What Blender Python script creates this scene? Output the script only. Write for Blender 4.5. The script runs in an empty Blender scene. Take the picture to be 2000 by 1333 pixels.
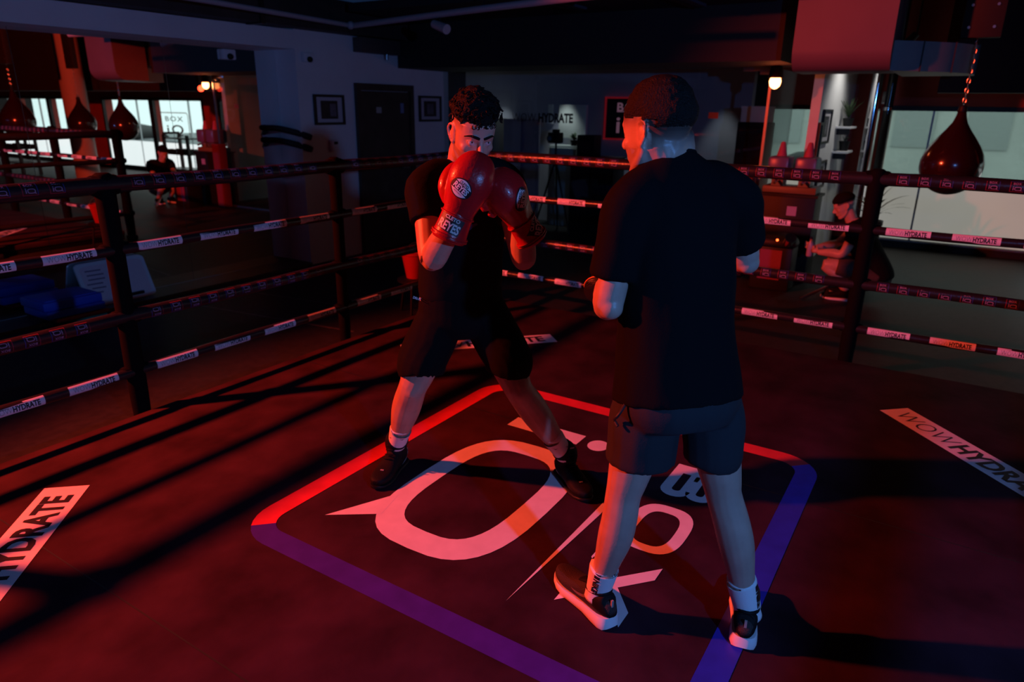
import bpy, bmesh, math, random
import numpy as np
from mathutils import Vector, Matrix, noise
from mathutils.bvhtree import BVHTree

random.seed(7)
SC = bpy.context.scene
COL = SC.collection
PI = math.pi

# ------------------------------------------------------------------ camera
cam_d = bpy.data.cameras.new('camera')
cam_d.sensor_width = 36.0
cam_d.lens = 1358.09 * 36 / 2000
cam_d.clip_start = 0.05
cam_d.clip_end = 200
cam_d.dof.use_dof = True
cam_d.dof.focus_distance = 2.45
cam_d.dof.aperture_fstop = 2.8
cam = bpy.data.objects.new('camera', cam_d)
COL.objects.link(cam)
PITCH, ROLL, YAW, CAMH = math.radians(18.6435), math.radians(0.8527), math.radians(32.0883), 1.68
_f = Vector((math.cos(YAW)*math.cos(PITCH), math.sin(YAW)*math.cos(PITCH), -math.sin(PITCH)))
_r = Vector((math.sin(YAW), -math.cos(YAW), 0))
_u = _r.cross(_f)
_r2 = math.cos(ROLL)*_r + math.sin(ROLL)*_u
_u2 = -math.sin(ROLL)*_r + math.cos(ROLL)*_u
cam.matrix_world = Matrix(((_r2.x, _u2.x, -_f.x, 0), (_r2.y, _u2.y, -_f.y, 0), (_r2.z, _u2.z, -_f.z, CAMH), (0, 0, 0, 1)))
SC.camera = cam

# ------------------------------------------------------------------ colour management, world, big lights
SC.view_settings.view_transform = 'Standard'
SC.view_settings.look = 'None'
SC.view_settings.exposure = 0.0
SC.view_settings.gamma = 1.0
SC.view_settings.use_curve_mapping = False

world = bpy.data.worlds.new('overcast_daylight')
SC.world = world
world.use_nodes = True
_bg = world.node_tree.nodes['Background']
_bg.inputs[0].default_value = (0.80, 0.92, 0.95, 1)
_bg.inputs[1].default_value = 1.9

RED = (1.0, 0.065, 0.024)
BLUE = (0.11, 0.34, 1.0)
L1 = Vector((-0.55, 5.77, 3.15))      # red stage lamp by the mirror wall
L2 = Vector((0.20, -1.78, 1.93))      # blue stage lamp behind the ring

def spot(name, loc, target, col, power, angle, blend, rad):
    d = bpy.data.lights.new(name, 'SPOT')
    d.color = col; d.energy = power; d.spot_size = math.radians(angle); d.spot_blend = blend
    d.shadow_soft_size = rad
    o = bpy.data.objects.new(name, d); COL.objects.link(o)
    o.location = loc
    o.rotation_euler = (Vector(target)-Vector(loc)).to_track_quat('-Z', 'Y').to_euler()
    return o
red_light = spot('red_stage_light', L1, (3.05, 1.2, 0.6), RED, 2650, 68, 0.45, 0.085)
blue_light = spot('blue_stage_light', L2, (2.2, 1.6, 1.15), BLUE, 215, 120, 0.7, 0.045)

# ------------------------------------------------------------------ materials
MATS = {}
def mat(name, col, rough=0.5, metal=0.0, spec=0.5, var=0.0, vscale=8.0, bump=0.0, bscale=60.0, coat=0.0, emit=None, estr=0.0, detail=4.0):
    if name in MATS: return MATS[name]
    m = bpy.data.materials.new(name); m.use_nodes = True
    nt = m.node_tree; b = nt.nodes['Principled BSDF']
    b.inputs['Base Color'].default_value = (*col, 1)
    b.inputs['Roughness'].default_value = rough
    b.inputs['Metallic'].default_value = metal
    b.inputs['Specular IOR Level'].default_value = spec
    b.inputs['Coat Weight'].default_value = coat
    if emit:
        b.inputs['Emission Color'].default_value = (*emit, 1)
        b.inputs['Emission Strength'].default_value = estr
    tc = nt.nodes.new('ShaderNodeTexCoord')
    if var > 0:
        n = nt.nodes.new('ShaderNodeTexNoise'); n.inputs['Scale'].default_value = vscale; n.inputs['Detail'].default_value = detail
        nt.links.new(tc.outputs['Object'], n.inputs['Vector'])
        r = nt.nodes.new('ShaderNodeValToRGB')
        r.color_ramp.elements[0].position = 0.3; r.color_ramp.elements[1].position = 0.72
        r.color_ramp.elements[0].color = (*[c*(1-var) for c in col], 1)
        r.color_ramp.elements[1].color = (*[min(1, c*(1+var)) for c in col], 1)
        nt.links.new(n.outputs['Fac'], r.inputs['Fac'])
        nt.links.new(r.outputs['Color'], b.inputs['Base Color'])
    if bump > 0:
        n2 = nt.nodes.new('ShaderNodeTexNoise'); n2.inputs['Scale'].default_value = bscale; n2.inputs['Detail'].default_value = 3
        nt.links.new(tc.outputs['Object'], n2.inputs['Vector'])
        bp = nt.nodes.new('ShaderNodeBump'); bp.inputs['Strength'].default_value = bump; bp.inputs['Distance'].default_value = 0.01
        nt.links.new(n2.outputs['Fac'], bp.inputs['Height'])
        nt.links.new(bp.outputs['Normal'], b.inputs['Normal'])
    MATS[name] = m
    return m

def glass_mat(name, tint=(1, 1, 1), refl=0.08):
    if name in MATS: return MATS[name]
    m = bpy.data.materials.new(name); m.use_nodes = True
    nt = m.node_tree; nt.nodes.clear()
    out = nt.nodes.new('ShaderNodeOutputMaterial'); mix = nt.nodes.new('ShaderNodeMixShader')
    tr = nt.nodes.new('ShaderNodeBsdfTransparent'); tr.inputs[0].default_value = (*tint, 1)
    gl = nt.nodes.new('ShaderNodeBsdfGlossy'); gl.inputs['Roughness'].default_value = 0.0
    lw = nt.nodes.new('ShaderNodeLayerWeight'); lw.inputs['Blend'].default_value = 0.5
    pw = nt.nodes.new('ShaderNodeMath'); pw.operation = 'POWER'; pw.inputs[1].default_value = 5.0
    mt = nt.nodes.new('ShaderNodeMath'); mt.operation = 'MULTIPLY_ADD'; mt.inputs[1].default_value = 0.9; mt.inputs[2].default_value = refl*0.5
    nt.links.new(lw.outputs['Facing'], pw.inputs[0]); nt.links.new(pw.outputs[0], mt.inputs[0]); nt.links.new(mt.outputs[0], mix.inputs[0])
    nt.links.new(tr.outputs[0], mix.inputs[1]); nt.links.new(gl.outputs[0], mix.inputs[2])
    nt.links.new(mix.outputs[0], out.inputs[0])
    MATS[name] = m
    return m

M_canvas = mat('canvas_vinyl', (0.038, 0.014, 0.022), 0.9, spec=0.06, var=0.45, vscale=3.5, bump=0.25, bscale=14, detail=7)
M_rubber = mat('gym_rubber_floor', (0.022, 0.021, 0.020), 0.55, spec=0.2, var=0.25, vscale=20, bump=0.1, bscale=200)
M_white = mat('white_vinyl', (0.80, 0.78, 0.80), 0.45, var=0.06, vscale=12)
M_redpaint = mat('red_floor_vinyl', (0.72, 0.03, 0.05), 0.5, var=0.12, vscale=10)
M_bluepaint = mat('blue_floor_vinyl', (0.018, 0.035, 0.50), 0.5, var=0.15, vscale=10)
M_purplepaint = mat('purple_floor_vinyl', (0.055, 0.016, 0.32), 0.5, var=0.15, vscale=10)
M_black = mat('black_ink', (0.012, 0.012, 0.014), 0.5)
M_rope = mat('black_rope_sleeve', (0.016, 0.014, 0.016), 0.32, spec=0.6, bump=0.15, bscale=40)
M_post = mat('black_post_padding', (0.0035, 0.003, 0.0035), 0.85, spec=0.08, bump=0.1, bscale=30)
M_label = mat('white_rope_label', (0.78, 0.74, 0.82), 0.4, var=0.05)
M_grey_ink = mat('grey_ink', (0.16, 0.15, 0.17), 0.5)
M_wall = mat('white_plaster', (0.80, 0.80, 0.82), 0.75, var=0.05, vscale=2.0, bump=0.05, bscale=60)
M_dark = mat('black_ceiling_paint', (0.02, 0.019, 0.02), 0.8, var=0.2, vscale=2)
M_soffit = mat('dark_soffit_paint', (0.022, 0.016, 0.017), 0.75, var=0.1, vscale=2)
M_metal = mat('brushed_steel', (0.55, 0.55, 0.57), 0.28, metal=1.0)
M_chrome = mat('chrome', (0.8, 0.8, 0.82), 0.08, metal=1.0)
M_galv = mat('painted_duct_sheet', (0.15, 0.09, 0.105), 0.5, metal=0.0, spec=0.5, var=0.06, vscale=3)
M_blackplastic = mat('black_plastic', (0.009, 0.009, 0.010), 0.5, spec=0.25)
M_blackmetal = mat('black_metal', (0.02, 0.02, 0.022), 0.4, metal=0.3)
M_wood = mat('dark_wood', (0.05, 0.035, 0.028), 0.5, var=0.3, vscale=6)
M_mirror = mat('mirror_silver', (0.86, 0.89, 0.89), 0.0, metal=1.0)
M_glass = glass_mat('partition_glass', (0.90, 0.93, 0.93), 0.08)
M_clear = glass_mat('window_glass', (0.80, 0.85, 0.83), 0.06)
M_tinted = glass_mat('tinted_window_glass', (0.60, 0.66, 0.63), 0.08)

# ------------------------------------------------------------------ mesh helpers
class MB:
    def __init__(s): s.v = []; s.f = []
    def add(s, vs, fs):
        b = len(s.v); s.v += [tuple(v) for v in vs]; s.f += [tuple(b+i for i in f) for f in fs]; return s
    def box(s, x0, x1, y0, y1, z0, z1, bev=0.0):
        if bev > 0:
            bm = bmesh.new(); bmesh.ops.create_cube(bm, size=1.0)
            for v in bm.verts: v.co = Vector(((x0+x1)/2+v.co.x*(x1-x0), (y0+y1)/2+v.co.y*(y1-y0), (z0+z1)/2+v.co.z*(z1-z0)))
            bmesh.ops.bevel(bm, geom=bm.edges[:], offset=bev, segments=2, affect='EDGES', profile=0.5)
            return s.bm(bm)
        vs = [(x, y, z) for z in (z0, z1) for y in (y0, y1) for x in (x0, x1)]
        return s.add(vs, [(0, 2, 3, 1), (4, 5, 7, 6), (0, 1, 5, 4), (2, 6, 7, 3), (0, 4, 6, 2), (1, 3, 7, 5)])
    def bm(s, bm):
        bm.verts.index_update()
        s.add([v.co.copy() for v in bm.verts], [[v.index for v in f.verts] for f in bm.faces]); bm.free(); return s
    def prism(s, poly, z0, z1, M=None):
        n = len(poly)
        vs = [Vector((p[0], p[1], z0)) for p in poly]+[Vector((p[0], p[1], z1)) for p in poly]
        if M is not None: vs = [M @ v for v in vs]
        return s.add(vs, [tuple(range(n-1, -1, -1)), tuple(range(n, 2*n))]+[(i, (i+1) % n, n+(i+1) % n, n+i) for i in range(n)])
    def ring(s, outer, inner, z0, z1):          # flat ring between two outlines with equal counts
        n = len(outer)
        vs = [(*p, z1) for p in outer]+[(*p, z1) for p in inner]+[(*p, z0) for p in outer]+[(*p, z0) for p in inner]
        fs = []
        for i in range(n):
            j = (i+1) % n
            fs += [(i, j, n+j, n+i), (2*n+i, 2*n+j, j, i), (n+i, n+j, 3*n+j, 3*n+i)]
        return s.add(vs, fs)
    def loft(s, pts, rad, ref=(0, 0, 1), n=14, sub=0, cap=True, closed=False, power=2.0):
        pts = [Vector(p) for p in pts]
        rad = [(r, r) if not isinstance(r, (tuple, list)) else tuple(r) for r in rad]
        refs = [Vector(r) for r in ref] if isinstance(ref[0], (tuple, list, Vector)) else [Vector(ref)]*len(pts)
        if sub > 0:
            P, Rr, RF = [], [], []
            m = len(pts)
            for i in range(m-1):
                p0, p1, p2, p3 = pts[max(i-1, 0)], pts[i], pts[i+1], pts[min(i+2, m-1)]
                r0, r1, r2, r3 = rad[max(i-1, 0)], rad[i], rad[i+1], rad[min(i+2, m-1)]
                for k in range(sub):
                    t = k/sub; t2 = t*t; t3 = t2*t
                    c = (-.5*t3+t2-.5*t, 1.5*t3-2.5*t2+1, -1.5*t3+2*t2+.5*t, .5*t3-.5*t2)
                    P.append(c[0]*p0+c[1]*p1+c[2]*p2+c[3]*p3)
                    Rr.append(tuple(max(1e-4, c[0]*r0[a]+c[1]*r1[a]+c[2]*r2[a]+c[3]*r3[a]) for a in (0, 1)))
                    RF.append(refs[i].lerp(refs[i+1], t))
            P.append(pts[-1]); Rr.append(rad[-1]); RF.append(refs[-1]); pts, rad, refs = P, Rr, RF
        m = len(pts); vs = []
        for i in range(m):
            if closed: t = pts[(i+1) % m]-pts[i-1]
            else: t = pts[min(i+1, m-1)]-pts[max(i-1, 0)]
            t.normalize()
            rf = refs[i]
            a = rf-t*rf.dot(t)
            if a.length < 1e-4: a = Vector((1, 0, 0))-t*t.x
            if a.length < 1e-4: a = Vector((0, 1, 0))-t*t.y
            a.normalize(); b = t.cross(a)
            for k in range(n):
                th = 2*PI*k/n; c, d = math.cos(th), math.sin(th)
                if power != 2.0:
                    c = math.copysign(abs(c)**(2/power), c); d = math.copysign(abs(d)**(2/power), d)
                vs.append(pts[i]+a*(rad[i][0]*c)+b*(rad[i][1]*d))
        fs = []
        for i in range(m if closed else m-1):
            j = (i+1) % m
            for k in range(n):
                fs.append((i*n+k, i*n+(k+1) % n, j*n+(k+1) % n, j*n+k))
        if cap and not closed:
            fs.append(tuple(range(n-1, -1, -1))); fs.append(tuple(range((m-1)*n, m*n)))
        return s.add(vs, fs)
    def cyl(s, p0, p1, r0, r1=None, n=16):
        return s.loft([p0, p1], [r0, r0 if r1 is None else r1], n=n, ref=(0.3, 0.5, 0.81) if abs((Vector(p1)-Vector(p0)).normalized().z) < 0.9 else (1, 0, 0))
    def tube(s, pts, r, n=8, sub=0, closed=False):
        pts = [Vector(p) for p in pts]
        return s.loft(pts, [r]*len(pts), n=n, sub=sub, ref=(0.13, 0.21, 0.97), closed=closed)
    def ell(s, c, r, M=None, nu=14, nv=9):
        c = Vector(c); vs = []; fs = []
        for i in range(1, nv):
            ph = PI*i/nv
            for k in range(nu):
                th = 2*PI*k/nu
                p = Vector((r[0]*math.sin(ph)*math.cos(th), r[1]*math.sin(ph)*math.sin(th), r[2]*math.cos(ph)))
                if M is not None: p = M @ p
                vs.append(c+p)
        t = Vector((0, 0, r[2])); b = -t
        if M is not None: t = M @ t; b = M @ b
        vs += [c+t, c+b]; T = len(vs)-2
        for i in range(nv-2):
            for k in range(nu):
                fs.append((i*nu+k, (i+1)*nu+k, (i+1)*nu+(k+1) % nu, i*nu+(k+1) % nu))
        for k in range(nu):
            fs.append((T, k, (k+1) % nu)); fs.append((T+1, (nv-2)*nu+(k+1) % nu, (nv-2)*nu+k))
        return s.add(vs, fs)
    def lathe(s, prof, n=24, c=(0, 0, 0)):
        vs = []; fs = []
        for (r, z) in prof:
            for k in range(n):
                th = 2*PI*k/n; vs.append((c[0]+r*math.cos(th), c[1]+r*math.sin(th), c[2]+z))
        m = len(prof)
        for i in range(m-1):
            for k in range(n): fs.append((i*n+k, i*n+(k+1) % n, (i+1)*n+(k+1) % n, (i+1)*n+k))
        fs.append(tuple(range(n-1, -1, -1))); fs.append(tuple(range((m-1)*n, m*n)))
        return s.add(vs, fs)
    def xf(s, M):
        s.v = [tuple(M @ Vector(v)) for v in s.v]; return s
    def mesh(s, name, smooth=False):
        me = bpy.data.meshes.new(name); me.from_pydata(s.v, [], s.f); me.update()
        if smooth:
            me.polygons.foreach_set('use_smooth', [True]*len(me.polygons))
            if smooth == 'auto': me.set_sharp_from_angle(angle=math.radians(38))
        return me

def tag(o, label=None, cat=None, group=None, kind=None):
    if label: o['label'] = label
    if cat: o['category'] = cat
    if group: o['group'] = group
    if kind: o['kind'] = kind
    return o
def put(name, me, m=None, parent=None, label=None):
    if isinstance(me, MB): me = me.mesh(name, 'auto')
    o = bpy.data.objects.new(name, me); COL.objects.link(o)
    if m is not None:
        if not me.materials: me.materials.append(m)
    if parent is not None:
        o.parent = parent
        if parent.type == 'EMPTY' and not parent.get('_local'): o.matrix_parent_inverse = Matrix.Translation(-parent.location)
    if label: o['label'] = label
    return o
def thing(name, loc, label, cat, group=None, kind=None, local=False):
    o = bpy.data.objects.new(name, None); COL.objects.link(o)
    o.empty_display_size = 0.1
    o.location = loc
    tag(o, label, cat, group, kind)
    if local: o['_local'] = 1
    return o
def struct(name, mb, m, label=None):
    o = put(name, mb, m); o['kind'] = 'structure'
    if label: o['label'] = label
    return o
def clean_flags():
    for o in bpy.data.objects:
        if '_local' in o: del o['_local']

_text_cache = {}
def text2d(body, size=1.0, offset=0.0, spacing=1.0, width=None, cuts=0):
    """flat lettering as (verts2d, faces), origin at its centre"""
    key = (body, size, offset, spacing, width, cuts)
    if key in _text_cache: return _text_cache[key]
    cu = bpy.data.curves.new('lettering', 'FONT')
    cu.body = body; cu.size = size; cu.offset = offset; cu.space_character = spacing
    cu.resolution_u = 3; cu.fill_mode = 'FRONT'
    ob = bpy.data.objects.new('lettering', cu); COL.objects.link(ob)
    dg = bpy.context.evaluated_depsgraph_get(); dg.update()
    me = bpy.data.meshes.new_from_object(ob.evaluated_get(dg))
    bm = bmesh.new(); bm.from_mesh(me)
    bmesh.ops.remove_doubles(bm, verts=bm.verts[:], dist=1e-5)
    xs = [v.co.x for v in bm.verts]; ys = [v.co.y for v in bm.verts]
    cx, cy = (min(xs)+max(xs))/2, (min(ys)+max(ys))/2
    sx = 1.0 if width is None else width/(max(xs)-min(xs))
    for v in bm.verts: v.co = Vector(((v.co.x-cx)*sx, v.co.y-cy, 0))
    if cuts:
        h = max(ys)-min(ys)
        for i in range(1, cuts):
            bmesh.ops.bisect_plane(bm, geom=bm.verts[:]+bm.edges[:]+bm.faces[:], plane_co=(0, -h/2+h*i/cuts, 0), plane_no=(0, 1, 0))
    bm.verts.index_update()
    res = ([(v.co.x, v.co.y) for v in bm.verts], [tuple(v.index for v in f.verts) for f in bm.faces], (max(xs)-min(xs))*sx, max(ys)-min(ys))
    bm.free()
    bpy.data.objects.remove(ob); bpy.data.curves.remove(cu); bpy.data.meshes.remove(me)
    _text_cache[key] = res
    return res
def add_flat(mb, t, fn, off=(0, 0), rot=0.0):
    c, s_ = math.cos(rot), math.sin(rot)
    mb.add([fn(off[0]+c*x-s_*y, off[1]+s_*x+c*y) for x, y in t[0]], t[1]); return mb

def rrect(cx, cy, w, h, r, n=6):
    pts = []
    for (sx, sy, a0) in ((1, 1, 0), (-1, 1, PI/2), (-1, -1, PI), (1, -1, 1.5*PI)):
        for k in range(n+1):
            a = a0+PI/2*k/n
            pts.append((cx+sx*(w/2-r)+r*math.cos(a), cy+sy*(h/2-r)+r*math.sin(a)))
    return pts
def superell(cx, cy, a, b, p, n=40):
    out = []
    for k in range(n):
        t = 2*PI*k/n; c, s_ = math.cos(t), math.sin(t)
        out.append((cx+a*math.copysign(abs(c)**(2/p), c), cy+b*math.copysign(abs(s_)**(2/p), s_)))
    return out
# ------------------------------------------------------------------ the room
GF = -0.12                                 # gym floor level, the ring canvas is at 0
YM, YW, XG, XW, CEIL = 6.61, 6.28, 8.12, 11.1, 3.35
struct('floor', MB().box(-4, 12.5, -14.2, 7.2, GF-0.1, GF), M_rubber, 'dark rubber gym floor')
struct('ceiling', MB().box(-4, 12.5, -14.2, 7.2, CEIL, CEIL+0.1), M_dark, 'black painted ceiling')
struct('wall_left', MB().box(5.55, XG+0.12, YW, 7.55, GF, CEIL), M_wall, 'white wall with door and two framed pictures')
struct('wall_mirror_backing', MB().box(-4, 5.56, YM+0.012, YM+0.3, GF, CEIL), M_wall)
struct('trim_1', MB().box(-4, 5.55, YW, YM+0.012, 2.23, 2.42), M_wall, 'white beam above the wall mirror')
struct('trim_2', MB().box(-4, 5.55, YW-0.02, YM, GF, GF+0.028), M_wood, 'brown ledge along the foot of the mirror')
struct('wall_rear', MB().box(-4.1, -4, -14.2, 7.2, GF, CEIL), M_soffit)
struct('wall_side', MB().box(-4, 12.5, -14.3, -14.2, GF, CEIL), M_soffit)

# wall mirror: separate tall panes with thin joints
mir = thing('wall_mirror', (2.0, YM, GF), 'tall mirror panels covering the wall behind the left ropes', 'mirror')
edges = [-4.0, -2.2, -0.5, 1.2, 2.93, 4.24, 5.548]
for a, b in zip(edges[:-1], edges[1:]):
    put('mirror_pane', MB().box(a+0.002, b-0.002, YM, YM+0.008, GF+0.03, 2.23), M_mirror, mir)
for a in edges[1:-1]:
    put('mirror_joint', MB().box(a-0.002, a+0.002, YM+0.0, YM+0.01, GF+0.03, 2.23), mat('mirror_edge', (0.1, 0.11, 0.13), 0.2, metal=0.6), mir)

# soffit, partition and outer walls
struct('trim_3', MB().box(7.2, 8.3, 1.62, YW-0.001, 2.12, CEIL), M_soffit, 'dark bulkhead above the glass partition')
struct('trim_4', MB().box(8.3, XW, 1.45, 7.5, 2.3, 2.36), M_dark, 'dark ceiling of the glazed room')
M_window_wall_redlit = mat('window_surround_red_light', (0.45, 0.06, 0.045), 0.7, var=0.1, vscale=2)  # red lamp light on this wall is painted into its base colour
struct('wall_window', MB().box(XW, XW+0.25, -14.2, 2.6, 1.76, CEIL), M_window_wall_redlit, 'wall above the windows with red lamp light painted into its colour')
struct('wall_window_sill', MB().box(XW-0.02, XW+0.25, -14.2, 2.6, GF, GF+0.07), M_blackmetal)
struct('wall_back', MB().box(10.2, 10.35, 2.6, 7.5, GF, 2.3), mat('grey_blue_plaster', (0.42, 0.41, 0.47), 0.7, var=0.08, vscale=2), 'grey wall at the back of the glazed room')
struct('wall_white', MB().box(8.6, XW, 1.45, 1.55, GF, 2.3), mat('white_display_wall', (0.82, 0.82, 0.82), 0.7, var=0.04), 'short white wall with framed pictures and shelves')
struct('wall_beyond', MB().box(XW, XW+0.25, 2.6, 7.5, GF, CEIL), M_soffit)
struct('wall_end', MB().box(XG+0.12, 10.35, 7.4, 7.55, GF, CEIL), M_soffit)

# windows: clear upper pane with the street behind, frosted film below
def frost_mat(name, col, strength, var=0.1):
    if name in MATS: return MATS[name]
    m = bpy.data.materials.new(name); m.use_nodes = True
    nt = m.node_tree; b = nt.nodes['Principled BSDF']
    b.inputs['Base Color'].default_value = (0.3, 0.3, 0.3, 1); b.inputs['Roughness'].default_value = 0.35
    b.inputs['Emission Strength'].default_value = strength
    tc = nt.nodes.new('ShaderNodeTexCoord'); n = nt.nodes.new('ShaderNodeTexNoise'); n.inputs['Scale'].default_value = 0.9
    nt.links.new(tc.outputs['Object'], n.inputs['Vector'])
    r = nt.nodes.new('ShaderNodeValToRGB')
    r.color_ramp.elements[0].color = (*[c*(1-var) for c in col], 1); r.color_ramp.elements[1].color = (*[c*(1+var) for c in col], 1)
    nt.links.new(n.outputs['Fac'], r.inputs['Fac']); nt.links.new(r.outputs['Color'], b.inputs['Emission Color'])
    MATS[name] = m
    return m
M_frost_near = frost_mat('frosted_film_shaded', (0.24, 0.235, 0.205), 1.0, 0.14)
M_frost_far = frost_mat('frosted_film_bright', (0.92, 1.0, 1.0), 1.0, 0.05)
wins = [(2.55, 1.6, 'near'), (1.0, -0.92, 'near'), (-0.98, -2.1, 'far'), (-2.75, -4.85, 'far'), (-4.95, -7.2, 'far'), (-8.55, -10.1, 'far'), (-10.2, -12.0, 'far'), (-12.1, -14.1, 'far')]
wn = 0
for (y0, y1, kind) in wins:
    wn += 1
    w = thing('window_%d' % wn, (XW, (y0+y1)/2, GF), None, None, kind='structure')
    fr = MB()
    for yy in (y0, y1): fr.box(XW-0.03, XW+0.05, yy-0.035, yy+0.035, GF+0.07, 1.76)
    fr.box(XW-0.03, XW+0.05, y1, y0, 1.70, 1.76); fr.box(XW-0.03, XW+0.05, y1, y0, GF+0.07, GF+0.12)
    put('window_frame', fr, M_blackmetal, w)
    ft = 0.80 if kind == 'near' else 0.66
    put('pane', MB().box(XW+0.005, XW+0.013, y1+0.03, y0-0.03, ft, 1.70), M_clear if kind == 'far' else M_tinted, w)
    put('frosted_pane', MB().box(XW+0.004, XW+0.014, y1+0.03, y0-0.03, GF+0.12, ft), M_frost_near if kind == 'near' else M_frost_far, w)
    if kind == 'far' or wn == 2:
        ym = y0-(y0-y1)*0.28
        put('mullion', MB().box(XW-0.012, XW+0.03, ym-0.012, ym+0.012, GF+0.12, 1.70), M_metal, w)
put_l = MB().box(XW-0.06, XW-0.03, -1.0, 1.05, GF+0.095, GF+0.115)
put('sill_strip', put_l, M_metal, bpy.data.objects['window_2'])
# piers between the windows
for (y0, y1) in ((1.6, 1.0), (-7.2, -8.55)):
    struct('wall_pier', MB().box(XW-0.02, XW+0.25, y1-0.03, y0+0.03, GF, 1.78), M_window_wall_redlit)
for (y0, y1) in ((-0.92, -0.98), (-2.1, -2.75), (-4.85, -4.95), (-10.1, -10.2), (-12.0, -12.1), (2.6, 2.55), (-14.1, -14.2)):
    struct('wall_pier', MB().box(XW-0.01, XW+0.2, y1, y0, GF, 1.78), M_window_wall_redlit)

# street outside
struct('ground_street', MB().box(XW+0.25, 60, -40, 30, -0.75, -0.7), mat('asphalt', (0.20, 0.21, 0.21), 0.8, var=0.2, vscale=1), 'grey street outside the windows')

# ------------------------------------------------------------------ boxing ring
RX0, RX1, RY0, RY1 = -0.27, 5.25, -1.15, 3.75
ring = thing('boxing_ring_platform', (2.5, 1.3, GF), 'low ring platform with black canvas, large logo and white lettered stickers', 'boxing ring')
put('canvas', MB().box(RX0+0.06, RX1-0.06, RY0+0.06, RY1-0.055, GF+0.06, 0.0, bev=0.008), M_canvas, ring)
put('platform_edge', MB().box(RX0+0.07, RX1-0.07, RY0+0.07, RY1-0.065, GF, GF+0.07), M_post, ring)
# faint canvas seams
for (x0, y0, x1, y1) in ((1.0, 3.7, 1.0, -1.1), (3.05, 3.7, 3.05, -1.1)):
    put('canvas_seam', MB().box(x0-0.003, x0+0.003, y1, y0, -0.001, 0.0006), M_black, ring)

# logo: s runs towards -x, t towards +y
def LG(s, t): return (3.49-s, 0.325+t)
def lgpoly(pts): return [LG(*p) for p in pts]
Z0, Z1 = 0.0, 0.0018
def frame_piece(side):
    o = rrect(1.0, 0.99, 2.0, 1.98, 0.20, 8); i = rrect(1.0, 0.99, 1.80, 1.78, 0.10, 8)
    return o, i
o_, i_ = frame_piece(0)
# outline runs: corner(+,+) corner(-,+) corner(-,-) corner(+,-), each 9 points
def strip(idx, m, name='logo_frame_side'):
    mb = MB(); n = len(o_)
    idx = [k % n for k in idx]
    vs = [(*LG(*o_[k]), Z1) for k in idx]+[(*LG(*i_[k]), Z1) for k in idx]
    L = len(idx)
    mb.add(vs, [(k, k+1, L+k+1, L+k) for k in range(L-1)])
    return put(name, mb, m, ring)
# corners: 0..8 s+t+, 9..17 s-t+, 18..26 s-t-, 27..35 s+t-
strip(range(4, 14), M_redpaint)            # t+ side (upper left in view)
strip(range(13, 23), M_redpaint)           # s- side (upper right in view)
strip(range(22, 32), M_bluepaint)          # t- side
strip(list(range(31, 36))+list(range(0, 5)), M_purplepaint)   # s+ side
def ringpart(name, a, b, m=None):
    mb = MB(); n = len(a)
    mb.add([(*LG(*p), Z1) for p in a]+[(*LG(*p), Z1) for p in b], [(i, (i+1) % n, n+(i+1) % n, n+i) for i in range(n)])
    return put(name, mb, m or M_white, ring)
q = ringpart('logo_letter_q', superell(1.176, 1.275, 0.525, 0.338, 3.0), superell(1.170, 1.283, 0.402, 0.226, 3.2))
put('q_tail', MB().add([(*LG(*p), Z1+0.0004) for p in ((1.40, 1.575), (1.715, 1.725), (1.575, 1.53))], [(0, 1, 2)]), M_white, q)
put('logo_letter_i', MB().add([(*LG(*p), Z1) for p in ((0.404, 1.130), (0.404, 1.56), (0.52, 1.56), (0.52, 1.130))], [(0, 1, 2, 3)]), M_white, ring)
put('logo_i_dot', MB().add([(*LG(0.468+0.062*math.cos(a), 1.028+0.055*math.sin(a)), Z1) for a in [2*PI*k/24 for k in range(24)]], [tuple(range(24))]), M_white, ring)
ringpart('logo_letter_o', superell(1.010, 0.492, 0.187, 0.130, 2.9), superell(1.016, 0.492, 0.134, 0.078, 3.0))
# B with two bowls
bo = MB()
bo_out = [(0.418, 0.605), (0.418, 0.362)]
def bowl(c, w, h, r):
    return rrect(c[0], c[1], w, h, r, 5)
bx = MB()
def lgring(mb, a, b):
    n = len(a); mb.add([(*LG(*p), Z1) for p in a]+[(*LG(*p), Z1) for p in b], [(i, (i+1) % n, n+(i+1) % n, n+i) for i in range(n)])
lgring(bx, rrect(0.570, 0.425, 0.30, 0.128, 0.062, 5), rrect(0.570, 0.425, 0.20, 0.036, 0.016, 5))
lgring(bx, rrect(0.576, 0.537, 0.312, 0.136, 0.066, 5), rrect(0.574, 0.535, 0.205, 0.040, 0.018, 5))
bx.add([(*LG(*p), Z1+0.0003) for p in ((0.418, 0.362), (0.50, 0.362), (0.50, 0.605), (0.418, 0.605))], [(0, 1, 2, 3)])
bx.add([(*LG(*p), Z1+0.0002) for p in ((0.55, 0.468), (0.66, 0.468), (0.66, 0.49), (0.55, 0.49))], [(0, 1, 2, 3)])
put('logo_letter_b', bx, M_white, ring)
xx = MB()
for (p) in (((1.262, 0.372), (1.345, 0.372), (1.648, 0.636), (1.562, 0.636)), ((1.565, 0.384), (1.650, 0.384), (1.345, 0.636), (1.262, 0.636))):
    xx.add([(*LG(*k), Z1+0.0002*len(xx.f)) for k in p], [(0, 1, 2, 3)])
put('logo_letter_x', xx, M_white, ring)
put('logo_divider', MB().add([(*LG(*k), Z1) for k in ((0.36, 0.752), (0.42, 0.738), (1.05, 0.737), (1.75, 0.777), (1.05, 0.768), (0.42, 0.766))], [(0, 1, 2, 3, 4, 5)]), M_white, ring)

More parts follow.
